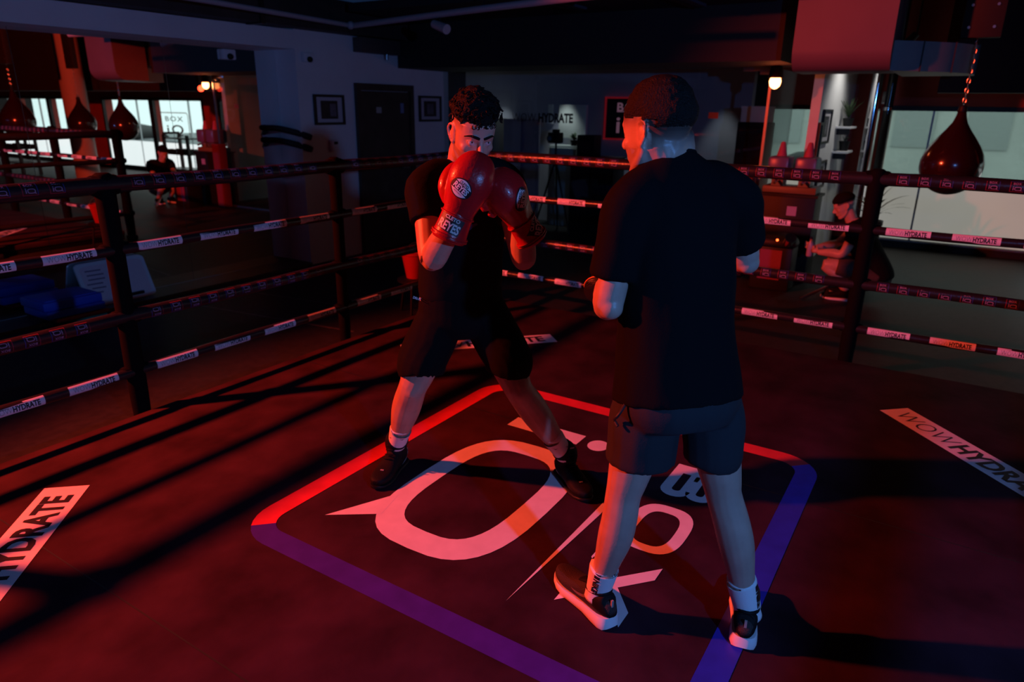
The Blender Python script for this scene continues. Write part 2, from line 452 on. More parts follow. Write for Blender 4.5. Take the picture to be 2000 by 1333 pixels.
# lettered floor stickers across the corners
def sticker(end, d, from_start):
    """end = corner-line centre of the first or last edge, d = reading direction"""
    d = Vector((*d, 0)).normalized(); up = Vector((-d.y, d.x, 0))
    L, Wd = 1.16, 0.19
    c = Vector((*end, 0))+d*(L/2 if from_start else -L/2)
    fn = lambda x, y, z=Z1: tuple(c+d*x+up*y+Vector((0, 0, z)))
    sk = 0.0
    st = put('floor_sticker', MB().add([fn(-L/2, -Wd/2), fn(L/2, -Wd/2), fn(L/2, Wd/2), fn(-L/2, Wd/2)], [(0, 1, 2, 3)]), M_white, ring, 'white sticker lettered WOWHYDRATE')
    t1 = text2d('WOW', 0.16, -0.002, 1.05, width=0.40); t2 = text2d('HYDRATE', 0.16, 0.006, 1.0, width=0.60)
    put('lettering', add_flat(add_flat(MB(), t1, lambda x, y: fn(x, y, Z1+0.001), (-0.32, 0)), t2, lambda x, y: fn(x, y, Z1+0.001), (0.20, 0)), M_black, st)
sticker((4.44, 0.09), (-1, -0.94), True)
sticker((1.29, 3.20), (1, 0.91), False)
sticker((4.46, 2.42), (1, -0.92), False)

# ropes ------------------------------------------------------------
def cylmap(r, rot):
    def fn(x, y):                # y upwards on the face looking to -Y
        a = y/r+rot
        return (x, -r*math.cos(a), r*math.sin(a))
    return fn
def rope_label_meshes(r):
    rr = r+0.0012; arc = 0.95*r
    fn = cylmap(rr, 0.18)
    mb = MB(); n = 8
    L = 0.26
    vs = [fn(x, -arc+2*arc*k/n) for x in (-L/2, L/2) for k in range(n+1)]
    mb.add(vs, [(k, n+1+k, n+2+k, k+1) for k in range(n)])
    tx = MB(); fn2 = cylmap(rr+0.0008, 0.18)
    t1 = text2d('WOW', 0.042, -0.0008, 1.05, width=0.088, cuts=4); add_flat(tx, t1, fn2, (-0.066, -0.002))
    t2 = text2d('HYDRATE', 0.042, 0.0016, 1.0, width=0.125, cuts=4)
    tb = MB(); add_flat(tb, t2, fn2, (0.045, -0.002))
    return mb.mesh('rope_label', True), tx.mesh('lettering_light'), tb.mesh('lettering_bold')
def rope_logo_meshes(r, flip, rot):
    s = -1 if flip else 1
    fn = cylmap(r+0.0012, rot)
    f = lambda x, y: fn(s*x, s*y)
    w, h, t = 0.070, 0.068, 0.0035
    def seg(pts):
        mb = MB()
        for (x0, x1, y0, y1) in pts:
            n = 8
            vs = []
            for k in range(n+1):
                y = y0+(y1-y0)*k/n; vs += [f(x0, y), f(x1, y)]
            mb.add(vs, [(2*k, 2*k+1, 2*k+3, 2*k+2) for k in range(n)])
        return mb
    red = seg([(-w/2, -w/2+t, -h/2, h/2), (-w/2, w/2, -h/2, -h/2+t)])
    blu = seg([(w/2-t, w/2, -h/2, h/2), (-w/2, w/2, h/2-t, h/2)])
    tx = MB()
    add_flat(tx, text2d('BOX', 0.020, 0.0004, 1.1, width=0.040, cuts=2), f, (0, 0.018))
    add_flat(tx, text2d('i', 0.036, 0.0006, 1.0, cuts=3), f, (-0.018, -0.010))
    o, i = superell(0.006, -0.012, 0.018, 0.0115, 3.0, 20), superell(0.006, -0.012, 0.0142, 0.0078, 3.0, 20)
    tx.add([f(*p) for p in o]+[f(*p) for p in i], [(k, (k+1) % 20, 20+(k+1) % 20, 20+k) for k in range(20)])
    tx.add([f(0.014, -0.021), f(0.028, -0.027), f(0.022, -0.017)], [(0, 1, 2)])
    return red.mesh('logo_red_edge'), blu.mesh('logo_blue_edge'), tx.mesh('logo_lettering')
M_logo_ink = mat('lilac_logo_ink', (0.36, 0.24, 0.38), 0.45)
M_logo_red = mat('red_logo_ink', (0.28, 0.02, 0.04), 0.45)
M_logo_blue = mat('blue_logo_ink', (0.035, 0.05, 0.25), 0.45)
ROPES = [('top', 1.262, 0.043), ('second', 0.925, 0.029), ('third', 0.548, 0.036), ('bottom', 0.232, 0.029)]
SIDES = [  # name, start point of local x, rotation, length, panel offsets (local x of posts), visible range, label words
    ('left', (RX0, RY1), 0.0, RX1-RX0, [0.63, 2.25, 3.87, 5.49], 'left side facing the mirror'),
    ('right', (RX1, RY1), -PI/2, RY1-RY0, [0.04, 1.66, 3.28, 4.90], 'right side facing the windows'),
]
for sname, (sx, sy), rot, length, posts, words in SIDES:
    for rname, z, r in ROPES:
        root = thing('ring_rope', (sx, sy, z), '%s of the %s, %s' % ({'top': 'thick black top rope', 'second': 'second black rope from the top', 'third': 'third black rope down', 'bottom': 'lowest black rope'}[rname], words, 'white lettered labels' if rname in ('second', 'bottom') else 'square logos'), 'ring rope', 'ropes of the boxing ring', local=True)
        root.rotation_euler = (0, 0, rot)
        mb = MB(); n = 26; pts = []
        for k in range(n+1):
            x = length*k/n
            pts.append((x, 0, 0.004*math.sin(x*4.1+z*9)))
        mb.loft(pts, [r]*(n+1), ref=(0, 0, 1), n=16)
        put('rope_sleeve', mb, M_rope, root)
        bounds = [-1.62+posts[0]]+posts+[posts[-1]+1.62]
        if rname in ('second', 'bottom'):
            meshes = rope_label_meshes(r)
            for b0 in bounds[:-1]:
                for k in range(4):
                    x = b0+0.24+0.378*k
                    if x < 0.15 or x > length-0.1: continue
                    lb = put('rope_label', meshes[0], M_label, root); lb.location = (x, 0, 0)
                    l1 = put('lettering', meshes[1], M_grey_ink, lb); l2 = put('lettering', meshes[2], M_black, lb)
        else:
            for b0 in bounds[:-1]:
                flip = rname == 'third' and (sname == 'left' or b0 < 1.0)
                rotl = {('left', 'top'): 0.42, ('left', 'third'): 0.1, ('right', 'top'): 0.10, ('right', 'third'): 0.12}[(sname, rname)]
                key = (r, flip, rotl)
                if key not in _text_cache: _text_cache[key] = rope_logo_meshes(r, flip, rotl)
                ms = _text_cache[key]
                for k in range(11):
                    x = b0+0.155+0.1212*k
                    if x < 0.1 or x > length-0.06: continue
                    a = put('rope_logo', ms[2], M_logo_ink, root); a.location = (x, 0, 0)
                    put('logo_edge', ms[0], M_logo_red, a); put('logo_edge', ms[1], M_logo_blue, a)
# near sides of the ring (seen in the mirror only)
for words, p0, p1 in (('near side of the ring beside the camera', (RX0, RY0), (RX0, RY1)), ('side of the ring nearest the street, off to the right', (RX0, RY0), (RX1, RY0))):
    for rname, z, r in ROPES:
        o = put('ring_rope', MB().loft([(*p0, z), (*p1, z)], [r, r], n=12), M_rope)
        tag(o, '%s black rope along the %s' % (rname, words), 'ring rope', 'ropes of the boxing ring')
def ring_post(x, y, label, wide=0.052, corner=False):
    t = thing('ring_post', (x, y, GF), label, 'post', 'padded posts of the ring')
    h = 1.295
    put('padding', MB().loft([(x, y, GF+0.06), (x, y, 0.2), (x, y, 0.75), (x, y, 1.15), (x, y, h), (x, y, h+0.03)], [(wide*0.9, wide*0.8), (wide, wide*0.9), (wide*0.93, wide*0.85), (wide, wide*0.9), (wide, wide*0.9), (wide*0.6, wide*0.5)], ref=(1, 0, 0), n=16, sub=3), M_post, t)
    put('base_plate', MB().box(x-0.055, x+0.055, y-0.055, y+0.055, GF, GF+0.06, bev=0.01), M_blackmetal, t)
    for rname, z, r in ROPES:
        put('rope_collar', MB().loft([(x-0.075, y, z), (x-0.06, y, z), (x+0.06, y, z), (x+0.075, y, z)] if abs(y-RY1) < 0.05 else [(x, y-0.075, z), (x, y-0.06, z), (x, y+0.06, z), (x, y+0.075, z)], [r*1.05, r*1.22, r*1.22, r*1.05], n=14), M_post, t)
for i, x in enumerate((0.36, 1.98, 3.60)):
    ring_post(x, RY1+0.012, ['black padded rope post nearest the camera along the mirror side', 'black padded rope post in front of the leaning whiteboard', 'black padded rope post left of the facing boxer'][i], wide=0.052 if i < 2 else 0.045)
for i, y in enumerate((2.09, 0.47)):
    ring_post(RX1+0.012, y, ['black padded rope post hidden behind the boxer seen from behind', 'black padded rope post left of the teardrop bag'][i], wide=0.058)
for (x, y, w) in ((RX1, RY1, 'far ring corner behind the facing boxer'), (RX0, RY1, 'ring corner on the left of the camera'), (RX1, RY0, 'ring corner on the right beyond the frame'), (RX0, RY0, 'ring corner behind the camera')):
    ring_post(x, y, 'black padded corner post at the '+w, wide=0.06)

# stage lamps that light the ring
def stage_lamp(loc, target, name_label, col, stand=False):
    d = (Vector(target)-Vector(loc)).normalized()
    t = thing('stage_lamp', loc, name_label, 'stage light')
    q = d.to_track_quat('Z', 'Y').to_matrix().to_4x4(); M = Matrix.Translation(Vector(loc)-d*0.12) @ q
    put('housing', MB().lathe([(0.03, -0.2), (0.075, -0.19), (0.085, -0.1), (0.085, 0.06), (0.078, 0.06), (0.07, 0.0)], 20).xf(M), M_blackmetal, t)
    if stand:
        b0 = Vector(loc)-d*0.15
        put('stand_pole', MB().cyl((b0.x, b0.y, GF+0.25), (b0.x, b0.y, b0.z), 0.014, n=10), M_blackmetal, t)
        for k in range(3):
            a = 2*PI*k/3+0.5
            put('stand_leg', MB().cyl((b0.x, b0.y, GF+0.3), (b0.x+0.3*math.cos(a), b0.y+0.3*math.sin(a), GF), 0.011, n=8), M_blackmetal, t)
        return
    put('yoke', MB().tube([Vector(loc)-d*0.15+Vector((0, 0, 0.0)), Vector((loc[0], loc[1], loc[2]+0.1))-d*0.15, Vector((loc[0], loc[1], CEIL))-d*0.15], 0.012), M_blackmetal, t)
stage_lamp(tuple(L1), (3.05, 1.2, 0.6), 'black stage lamp with red beam above the mirror side', RED)
stage_lamp(tuple(L2), (2.2, 1.6, 1.15), 'black stage lamp with blue beam on a stand right of the camera', BLUE, True)
# ------------------------------------------------------------------ people
def V(*a): return Vector(a)
def skin_mat(name, col):
    m = bpy.data.materials.new(name); m.use_nodes = True
    nt = m.node_tree; b = nt.nodes['Principled BSDF']
    b.inputs['Roughness'].default_value = 0.42; b.inputs['Specular IOR Level'].default_value = 0.45
    tc = nt.nodes.new('ShaderNodeTexCoord'); n = nt.nodes.new('ShaderNodeTexNoise'); n.inputs['Scale'].default_value = 14; n.inputs['Detail'].default_value = 6
    nt.links.new(tc.outputs['Object'], n.inputs['Vector'])
    r = nt.nodes.new('ShaderNodeValToRGB')
    r.color_ramp.elements[0].position = 0.3; r.color_ramp.elements[1].position = 0.7
    r.color_ramp.elements[0].color = (*[c*0.86 for c in col], 1); r.color_ramp.elements[1].color = (*[c*1.08 for c in col], 1)
    nt.links.new(n.outputs['Fac'], r.inputs['Fac'])
    at = nt.nodes.new('ShaderNodeAttribute'); at.attribute_name = 'stubble'
    mx = nt.nodes.new('ShaderNodeMix'); mx.data_type = 'RGBA'
    mx.inputs[7].default_value = (0.022, 0.016, 0.014, 1)
    nt.links.new(at.outputs['Fac'], mx.inputs[0]); nt.links.new(r.outputs['Color'], mx.inputs[6])
    nt.links.new(mx.outputs[2], b.inputs['Base Color'])
    n2 = nt.nodes.new('ShaderNodeTexNoise'); n2.inputs['Scale'].default_value = 260; n2.inputs['Detail'].default_value = 2
    nt.links.new(tc.outputs['Object'], n2.inputs['Vector'])
    bp = nt.nodes.new('ShaderNodeBump'); bp.inputs['Strength'].default_value = 0.12; bp.inputs['Distance'].default_value = 0.003
    nt.links.new(n2.outputs['Fac'], bp.inputs['Height']); nt.links.new(bp.outputs['Normal'], b.inputs['Normal'])
    return m
M_skin1 = skin_mat('skin_facing_boxer', (0.50, 0.31, 0.23))
M_skin2 = skin_mat('skin_other_boxer', (0.50, 0.33, 0.26))
M_tee1 = mat('black_tee_cloth', (0.007, 0.0065, 0.007), 0.9, spec=0.1, bump=0.2, bscale=300)
M_tee2 = mat('navy_black_tee_cloth', (0.0055, 0.005, 0.0065), 0.9, spec=0.08, bump=0.2, bscale=300)
M_short1 = mat('black_shorts_cloth', (0.006, 0.0055, 0.006), 0.9, spec=0.1, bump=0.1, bscale=200)
M_short2 = mat('charcoal_shorts_cloth', (0.024, 0.024, 0.030), 0.85, spec=0.25, bump=0.1, bscale=200)
M_hair = mat('dark_brown_hair', (0.008, 0.006, 0.0055), 0.6, spec=0.18, bump=0.8, bscale=220)
M_sock = mat('white_sock_knit', (0.80, 0.80, 0.82), 0.8, bump=0.1, bscale=240)
M_shoeblack = mat('black_shoe_mesh', (0.030, 0.018, 0.018), 0.6, bump=0.5, bscale=320)
M_boot = mat('black_boot_leather', (0.006, 0.0055, 0.006), 0.7, spec=0.2, bump=0.1, bscale=120)
M_sole = mat('white_foam_sole', (0.80, 0.78, 0.80), 0.5)
M_glove = mat('red_glove_leather', (0.42, 0.008, 0.012), 0.33, spec=0.5, bump=0.12, bscale=90, coat=0.15)
M_gloveblack = mat('black_glove_leather', (0.008, 0.007, 0.008), 0.45, spec=0.3, bump=0.1, bscale=90)

def remesh(mb, voxel, it=4, fac=0.5):
    me = mb.mesh('volume')
    ob = bpy.data.objects.new('volume', me); COL.objects.link(ob)
    r = ob.modifiers.new('r', 'REMESH'); r.mode = 'VOXEL'; r.voxel_size = voxel; r.adaptivity = 0.0
    if it:
        s = ob.modifiers.new('s', 'SMOOTH'); s.factor = fac; s.iterations = it
    dg = bpy.context.evaluated_depsgraph_get(); dg.update()
    out = bpy.data.meshes.new_from_object(ob.evaluated_get(dg))
    bpy.data.objects.remove(ob); bpy.data.meshes.remove(me)
    out.polygons.foreach_set('use_smooth', [True]*len(out.polygons))
    return out
def vcoords(me):
    a = np.empty(len(me.vertices)*3); me.vertices.foreach_get('co', a); return a.reshape(-1, 3)
def vnormals(me):
    a = np.empty(len(me.vertices)*3); me.vertices.foreach_get('normal', a); return a.reshape(-1, 3)
def setco(me, a): me.vertices.foreach_set('co', a.reshape(-1)); me.update()
def wrinkle(me, amp, scale, squash=(1, 1, 1), mask=None):
    co = vcoords(me); no = vnormals(me)
    for i in range(len(co)):
        p = co[i]
        k = amp*(noise.noise(Vector((p[0]*scale*squash[0], p[1]*scale*squash[1], p[2]*scale*squash[2])))+0.5*noise.noise(Vector((p[0]*scale*2.1*squash[0]+7, p[1]*scale*2.1*squash[1], p[2]*scale*2.1*squash[2]))))
        if mask: k *= mask(p)
        co[i] += no[i]*k
    setco(me, co)
def bvh_of(me):
    return BVHTree.FromPolygons([v.co.copy() for v in me.vertices], [tuple(p.vertices) for p in me.polygons])
def decal(flat, centre, ex, ey, bvh, off=0.0012, reach=0.3, cuts=None):
    """lay a flat 2-D mesh (verts, faces) onto a surface"""
    ex = Vector(ex).normalized(); n = ex.cross(Vector(ey)).normalized(); ey = n.cross(ex)
    vs = []
    for x, y in flat[0]:
        o = Vector(centre)+ex*x+ey*y+n*reach*0.5
        hit = bvh.ray_cast(o, -n, reach)
        vs.append(hit[0]+n*off if hit[0] is not None else Vector(centre)+ex*x+ey*y)
    return MB().add(vs, flat[1])
def grid_ellipse(a, b, nr=6, nt=28, p=2.0):
    vs = [(0, 0)]; fs = []
    for r in range(1, nr+1):
        for (x, y) in superell(0, 0, a*r/nr, b*r/nr, p, nt): vs.append((x, y))
    for k in range(nt): fs.append((0, 1+k, 1+(k+1) % nt))
    for r in range(nr-1):
        for k in range(nt): fs.append((1+r*nt+k, 1+(r+1)*nt+k, 1+(r+1)*nt+(k+1) % nt, 1+r*nt+(k+1) % nt))
    return vs, fs
def grid_rect(w, h, nx=8, ny=8):
    vs = [(-w/2+w*i/nx, -h/2+h*j/ny) for j in range(ny+1) for i in range(nx+1)]
    return vs, [(j*(nx+1)+i, j*(nx+1)+i+1, (j+1)*(nx+1)+i+1, (j+1)*(nx+1)+i) for j in range(ny) for i in range(nx)]
def bent(t, rot=0.0, dx=0, dy=0, arch=0.0, sx=1.0, sy=1.0):
    c, s_ = math.cos(rot), math.sin(rot)
    out = []
    for x, y in t[0]:
        x *= sx; y *= sy
        y += arch*x*x
        out.append((dx+c*x-s_*y, dy+s_*x+c*y))
    return out, t[1]
def dense_text(body, size, offset=0.0, width=None, spacing=1.0):
    t = text2d(body, size, offset, spacing, width, cuts=5); return t[0], t[1]

class Head:
    """head frame: x to the person's left, y forward, z up"""
    def __init__(s, centre, fwd, up, scale=1.0):
        f = Vector(fwd).normalized(); u = Vector(up); u = (u-f*u.dot(f)).normalized(); l = u.cross(f)
        R = Matrix((l, f, u)).transposed()
        s.R = R; s.M = Matrix.Translation(Vector(centre)) @ (R*scale).to_4x4(); s.inv = s.M.inverted(); s.k = scale
    def p(s, x, y, z): return s.M @ Vector((x, y, z))
def head_volume(mb, H):
    h = MB()
    h.ell((0, -0.014, 0.034), (0.075, 0.098, 0.086), nu=24, nv=16)
    h.ell((0, 0.020, 0.026), (0.070, 0.074, 0.074), nu=20, nv=14)
    # face as stacked sections from the brow to under the chin
    h.loft([(0, 0.012, 0.045), (0, 0.016, 0.018), (0, 0.018, -0.010), (0, 0.020, -0.040), (0, 0.022, -0.066), (0, 0.028, -0.090), (0, 0.034, -0.108), (0, 0.036, -0.118)],
           [(0.070, 0.080), (0.069, 0.077), (0.067, 0.068), (0.065, 0.067), (0.060, 0.063), (0.051, 0.056), (0.036, 0.045), (0.014, 0.02)], ref=(1, 0, 0), n=28, sub=3, power=2.25)
    for s in (1, -1):
        h.loft([(s*0.058, -0.010, -0.045), (s*0.052, 0.012, -0.078), (s*0.036, 0.045, -0.100), (s*0.014, 0.068, -0.108)], [(0.012, 0.014), (0.013, 0.014), (0.014, 0.014), (0.015, 0.014)], n=10, sub=3)
        h.loft([(s*0.006, 0.088, 0.016), (s*0.032, 0.083, 0.020), (s*0.053, 0.058, 0.012)], [(0.009, 0.008), (0.010, 0.009), (0.007, 0.007)], n=10, sub=3)
        h.ell((s*0.040, 0.053, -0.032), (0.023, 0.024, 0.020))
        h.ell((s*0.011, 0.098, -0.041), (0.0085, 0.010, 0.0075))
        # ear
        cx = s*0.070
        pts = [(0.012, 0.012, 0.001), (0.010, 0.026, 0.004), (-0.003, 0.034, 0.008), (-0.018, 0.028, 0.013), (-0.024, 0.010, 0.015), (-0.018, -0.008, 0.012), (-0.008, -0.020, 0.008), (0.002, -0.030, 0.004), (0.010, -0.026, 0.001), (0.012, -0.014, 0.0)]
        h.tube([(cx+s*o, -0.010+a, -0.012+b) for a, b, o in pts], 0.0050, n=8, sub=3)
        h.ell((cx+s*0.003, -0.014, -0.010), (0.0050, 0.016, 0.024))
        h.ell((cx-s*0.004, -0.002, -0.016), (0.010, 0.010, 0.026))
        h.tube([(s*0.018, 0.083, -0.002), (s*0.026, 0.0885, 0.0030), (s*0.034, 0.087, 0.0035), (s*0.045, 0.077, -0.002)], 0.0038, n=6, sub=3)
        h.tube([(s*0.019, 0.083, -0.005), (s*0.027, 0.0865, -0.0122), (s*0.035, 0.084, -0.0122), (s*0.045, 0.076, -0.004)], 0.0036, n=6, sub=3)
    h.loft([(0, 0.086, 0.014), (0, 0.092, -0.004), (0, 0.102, -0.022), (0, 0.110, -0.035), (0, 0.101, -0.045)], [(0.012, 0.009), (0.0095, 0.010), (0.0105, 0.012), (0.0130, 0.0115), (0.010, 0.008)], ref=(1, 0, 0), n=12, sub=3)
    h.loft([(0.024, 0.078, -0.066), (0.010, 0.089, -0.0630), (0, 0.0905, -0.0645), (-0.010, 0.089, -0.0630), (-0.024, 0.078, -0.066)], [0.004, 0.0062, 0.0060, 0.0062, 0.004], n=8, sub=2)
    h.loft([(0.022, 0.078, -0.072), (0.009, 0.087, -0.0755), (-0.009, 0.087, -0.0755), (-0.022, 0.078, -0.072)], [0.004, 0.0066, 0.0066, 0.004], n=8, sub=2)
    h.ell((0, 0.070, -0.105), (0.022, 0.018, 0.016))
    h.xf(H.M)
    mb.add(h.v, h.f)
def head_finish(me, H, stubble):
    """eye sockets pushed in, stubble attribute written"""
    co = vcoords(me)
    inv = np.array(H.inv)
    loc = co @ inv[:3, :3].T + inv[:3, 3]
    Rm = np.array(H.R)
    near = np.where((np.abs(loc[:, 0]) < 0.12) & (np.abs(loc[:, 1]) < 0.16) & (loc[:, 2] > -0.2) & (loc[:, 2] < 0.16))[0]
    for s in (1, -1):
        d2 = ((loc[:, 0]-s*0.031)/0.016)**2+((loc[:, 2]+0.0045)/0.0085)**2
        m = (d2 < 4) & (loc[:, 1] > 0.05)
        push = np.exp(-d2*1.1)*0.009*m
        co -= push[:, None]*Rm[:, 1][None, :]*H.k
    setco(me, co)
    at = me.attributes.new('stubble', 'FLOAT', 'POINT')
    vals = np.zeros(len(co))
    for i in near: vals[i] = max(0.0, min(1.0, stubble(loc[i])))
    at.data.foreach_set('value', vals)
def hair_shell(me, H, thick, namp=0.0, nscale=60):
    co = vcoords(me); no = vnormals(me)
    inv = np.array(H.inv); loc = co @ inv[:3, :3].T + inv[:3, 3]
    cand = np.where((np.abs(loc[:, 0]) < 0.1) & (np.abs(loc[:, 1]) < 0.13) & (loc[:, 2] > -0.12) & (loc[:, 2] < 0.14))[0]
    t = np.full(len(co), -1.0)
    for i in cand: t[i] = thick(loc[i])
    idx = {}; vs = []; fs = []
    for p in me.polygons:
        if all(t[k] > 0 for k in p.vertices):
            f = []
            for k in p.vertices:
                if k not in idx:
                    q = loc[k]
                    w = t[k]
                    if namp: w += min(1, t[k]/0.012)*namp*(noise.noise(Vector((q[0]*nscale, q[1]*nscale, q[2]*nscale)))+0.6*noise.noise(Vector((q[0]*nscale*2.3, q[1]*nscale*2.3+3, q[2]*nscale*2.3))))
                    idx[k] = len(vs); vs.append(co[k]+no[k]*max(w, 0.0008)*H.k)
                f.append(idx[k])
            fs.append(f)
    return MB().add(vs, fs)

def torso(mb, pelv, neck, rH, rS, rows, power=2.4, n=28):
    P, Rr, RF = [], [], []
    for (s, w, d, off) in rows:
        rr = rH.lerp(rS, max(0, min(1, s))).normalized()
        ax = (neck-pelv).normalized(); fw = ax.cross(rr)   # forward = up x right
        P.append(pelv.lerp(neck, s)+fw*off); Rr.append((w, d)); RF.append(rr)
    mb.loft(P, Rr, ref=RF, n=n, sub=3, power=power)

def glove_meshes(wrist, tip, back, cuff_len=0.11, k=1.0, thumb_side=1):
    """boxing glove: bulb from wrist to tip, 'back' points out of the back of the hand"""
    w, t, b = Vector(wrist), Vector(tip), Vector(back)
    ax = (t-w).normalized(); b = (b-ax*b.dot(ax)).normalized(); side = ax.cross(b)
    def P(a, bb, ss): return w+ax*(a*k)+b*(bb*k)+side*(ss*k)
    mb = MB()
    mb.loft([P(-0.01, 0, 0), P(0.03, 0.004, 0), P(0.075, 0.008, 0), P(0.12, 0.012, 0), P(0.155, 0.004, 0), P(0.178, -0.012, 0), P(0.186, -0.03, 0)],
            [(0.050*k, 0.052*k), (0.055*k, 0.060*k), (0.066*k, 0.073*k), (0.074*k, 0.080*k), (0.070*k, 0.074*k), (0.054*k, 0.058*k), (0.022*k, 0.03*k)], ref=b, n=24, sub=4, power=2.4)
    mb.loft([P(0.155, -0.025, 0), P(0.14, -0.062, 0), P(0.10, -0.078, 0), P(0.06, -0.066, 0)], [(0.05*k, 0.070*k), (0.045*k, 0.066*k), (0.035*k, 0.058*k), (0.02*k, 0.045*k)], ref=ax, n=18, sub=3)
    s = thumb_side
    mb.loft([P(0.02, -0.02, s*0.045), P(0.06, -0.03, s*0.072), P(0.10, -0.045, s*0.078), P(0.135, -0.058, s*0.068), P(0.150, -0.062, s*0.058)], [0.022*k, 0.031*k, 0.031*k, 0.027*k, 0.014*k], n=14, sub=3)
    body = remesh(mb, 0.005, 4)
    c = MB()
    c.loft([P(0.012, 0, 0), P(0.0, 0, 0), P(-0.03, 0, 0), P(-0.07, 0, 0), P(-cuff_len, 0, 0), P(-cuff_len-0.012, 0, 0)], [(0.050*k, 0.052*k), (0.054*k, 0.056*k), (0.054*k, 0.057*k), (0.057*k, 0.060*k), (0.061*k, 0.064*k), (0.054*k, 0.057*k)], ref=b, n=28, sub=3)
    return body, c.mesh('cuff', True), P, (ax, b, side)

SHOE_SEC = [(-0.006, 0.020, 0.045), (0.008, 0.031, 0.075), (0.04, 0.036, 0.088), (0.075, 0.038, 0.090), (0.105, 0.039, 0.088), (0.14, 0.042, 0.076), (0.175, 0.046, 0.061), (0.21, 0.048, 0.051), (0.245, 0.044, 0.044), (0.272, 0.033, 0.037), (0.288, 0.016, 0.028)]
def shoe_frame(heel, d):
    d = Vector((d[0], d[1], 0)).normalized(); l = Vector((-d.y, d.x, 0))
    return Matrix(((d.x, l.x, 0, heel[0]), (d.y, l.y, 0, heel[1]), (0, 0, 1, 0.0025), (0, 0, 0, 1)))
def shoe_upper(z0, hk=1.0, wk=1.0, rock=0.012):
    mb = MB()
    P, Rr = [], []
    for x, w, h in SHOE_SEC:
        up = rock*max(0, (x-0.19)/0.1)**2
        P.append((x, 0, z0+h*hk/2+up)); Rr.append((h*hk/2, w*wk))
    mb.loft(P, Rr, ref=(0, 0, 1), n=24, sub=2, power=2.5)
    return mb
def shoe_sole(th_heel, th_toe, wk=1.08, rock=0.014, flare=0.0):
    secs = [(-0.018, 0.010), (-0.014, 0.022), (-0.004, 0.033), (0.015, 0.038), (0.05, 0.0395), (0.1, 0.038), (0.15, 0.043), (0.2, 0.049), (0.24, 0.046), (0.27, 0.036), (0.287, 0.024), (0.297, 0.009)]
    mb = MB(); n = len(secs); vs = []; fs = []
    prof = [(-0.90, 0.0), (-1.0, 0.18), (-1.03, 0.5), (-0.99, 0.85), (-0.93, 1.0), (0.93, 1.0), (0.99, 0.85), (1.03, 0.5), (1.0, 0.18), (0.90, 0.0)]
    K = len(prof)
    for x, w in secs:
        t = max(0, min(1, x/0.27)); th = th_heel+(th_toe-th_heel)*t**0.8
        up = rock*max(0, (x-0.2)/0.09)**2; lo = up+0.012*max(0, (0.012-x)/0.03)**2
        fl = flare*max(0, 1-x/0.09)
        for (a, zz) in prof:
            vs.append((x-fl*0.010*(1-zz), a*w*wk*(1+fl*0.16*(1-zz)), lo+(th+up-lo)*zz))
    for i in range(n-1):
        for k in range(K): fs.append((i*K+k, (i+1)*K+k, (i+1)*K+(k+1) % K, i*K+(k+1) % K))
    fs.append(tuple(range(K))); fs.append(tuple(range((n-1)*K+K-1, (n-1)*K-1, -1)))
    return mb.add(vs, fs)
# ---- boxer seen from behind -------------------------------------------------
def limb(mb, pts, rad, ref=(0.3, 0.4, 0.1), n=16): mb.loft(pts, rad, ref=ref, n=n, sub=4)

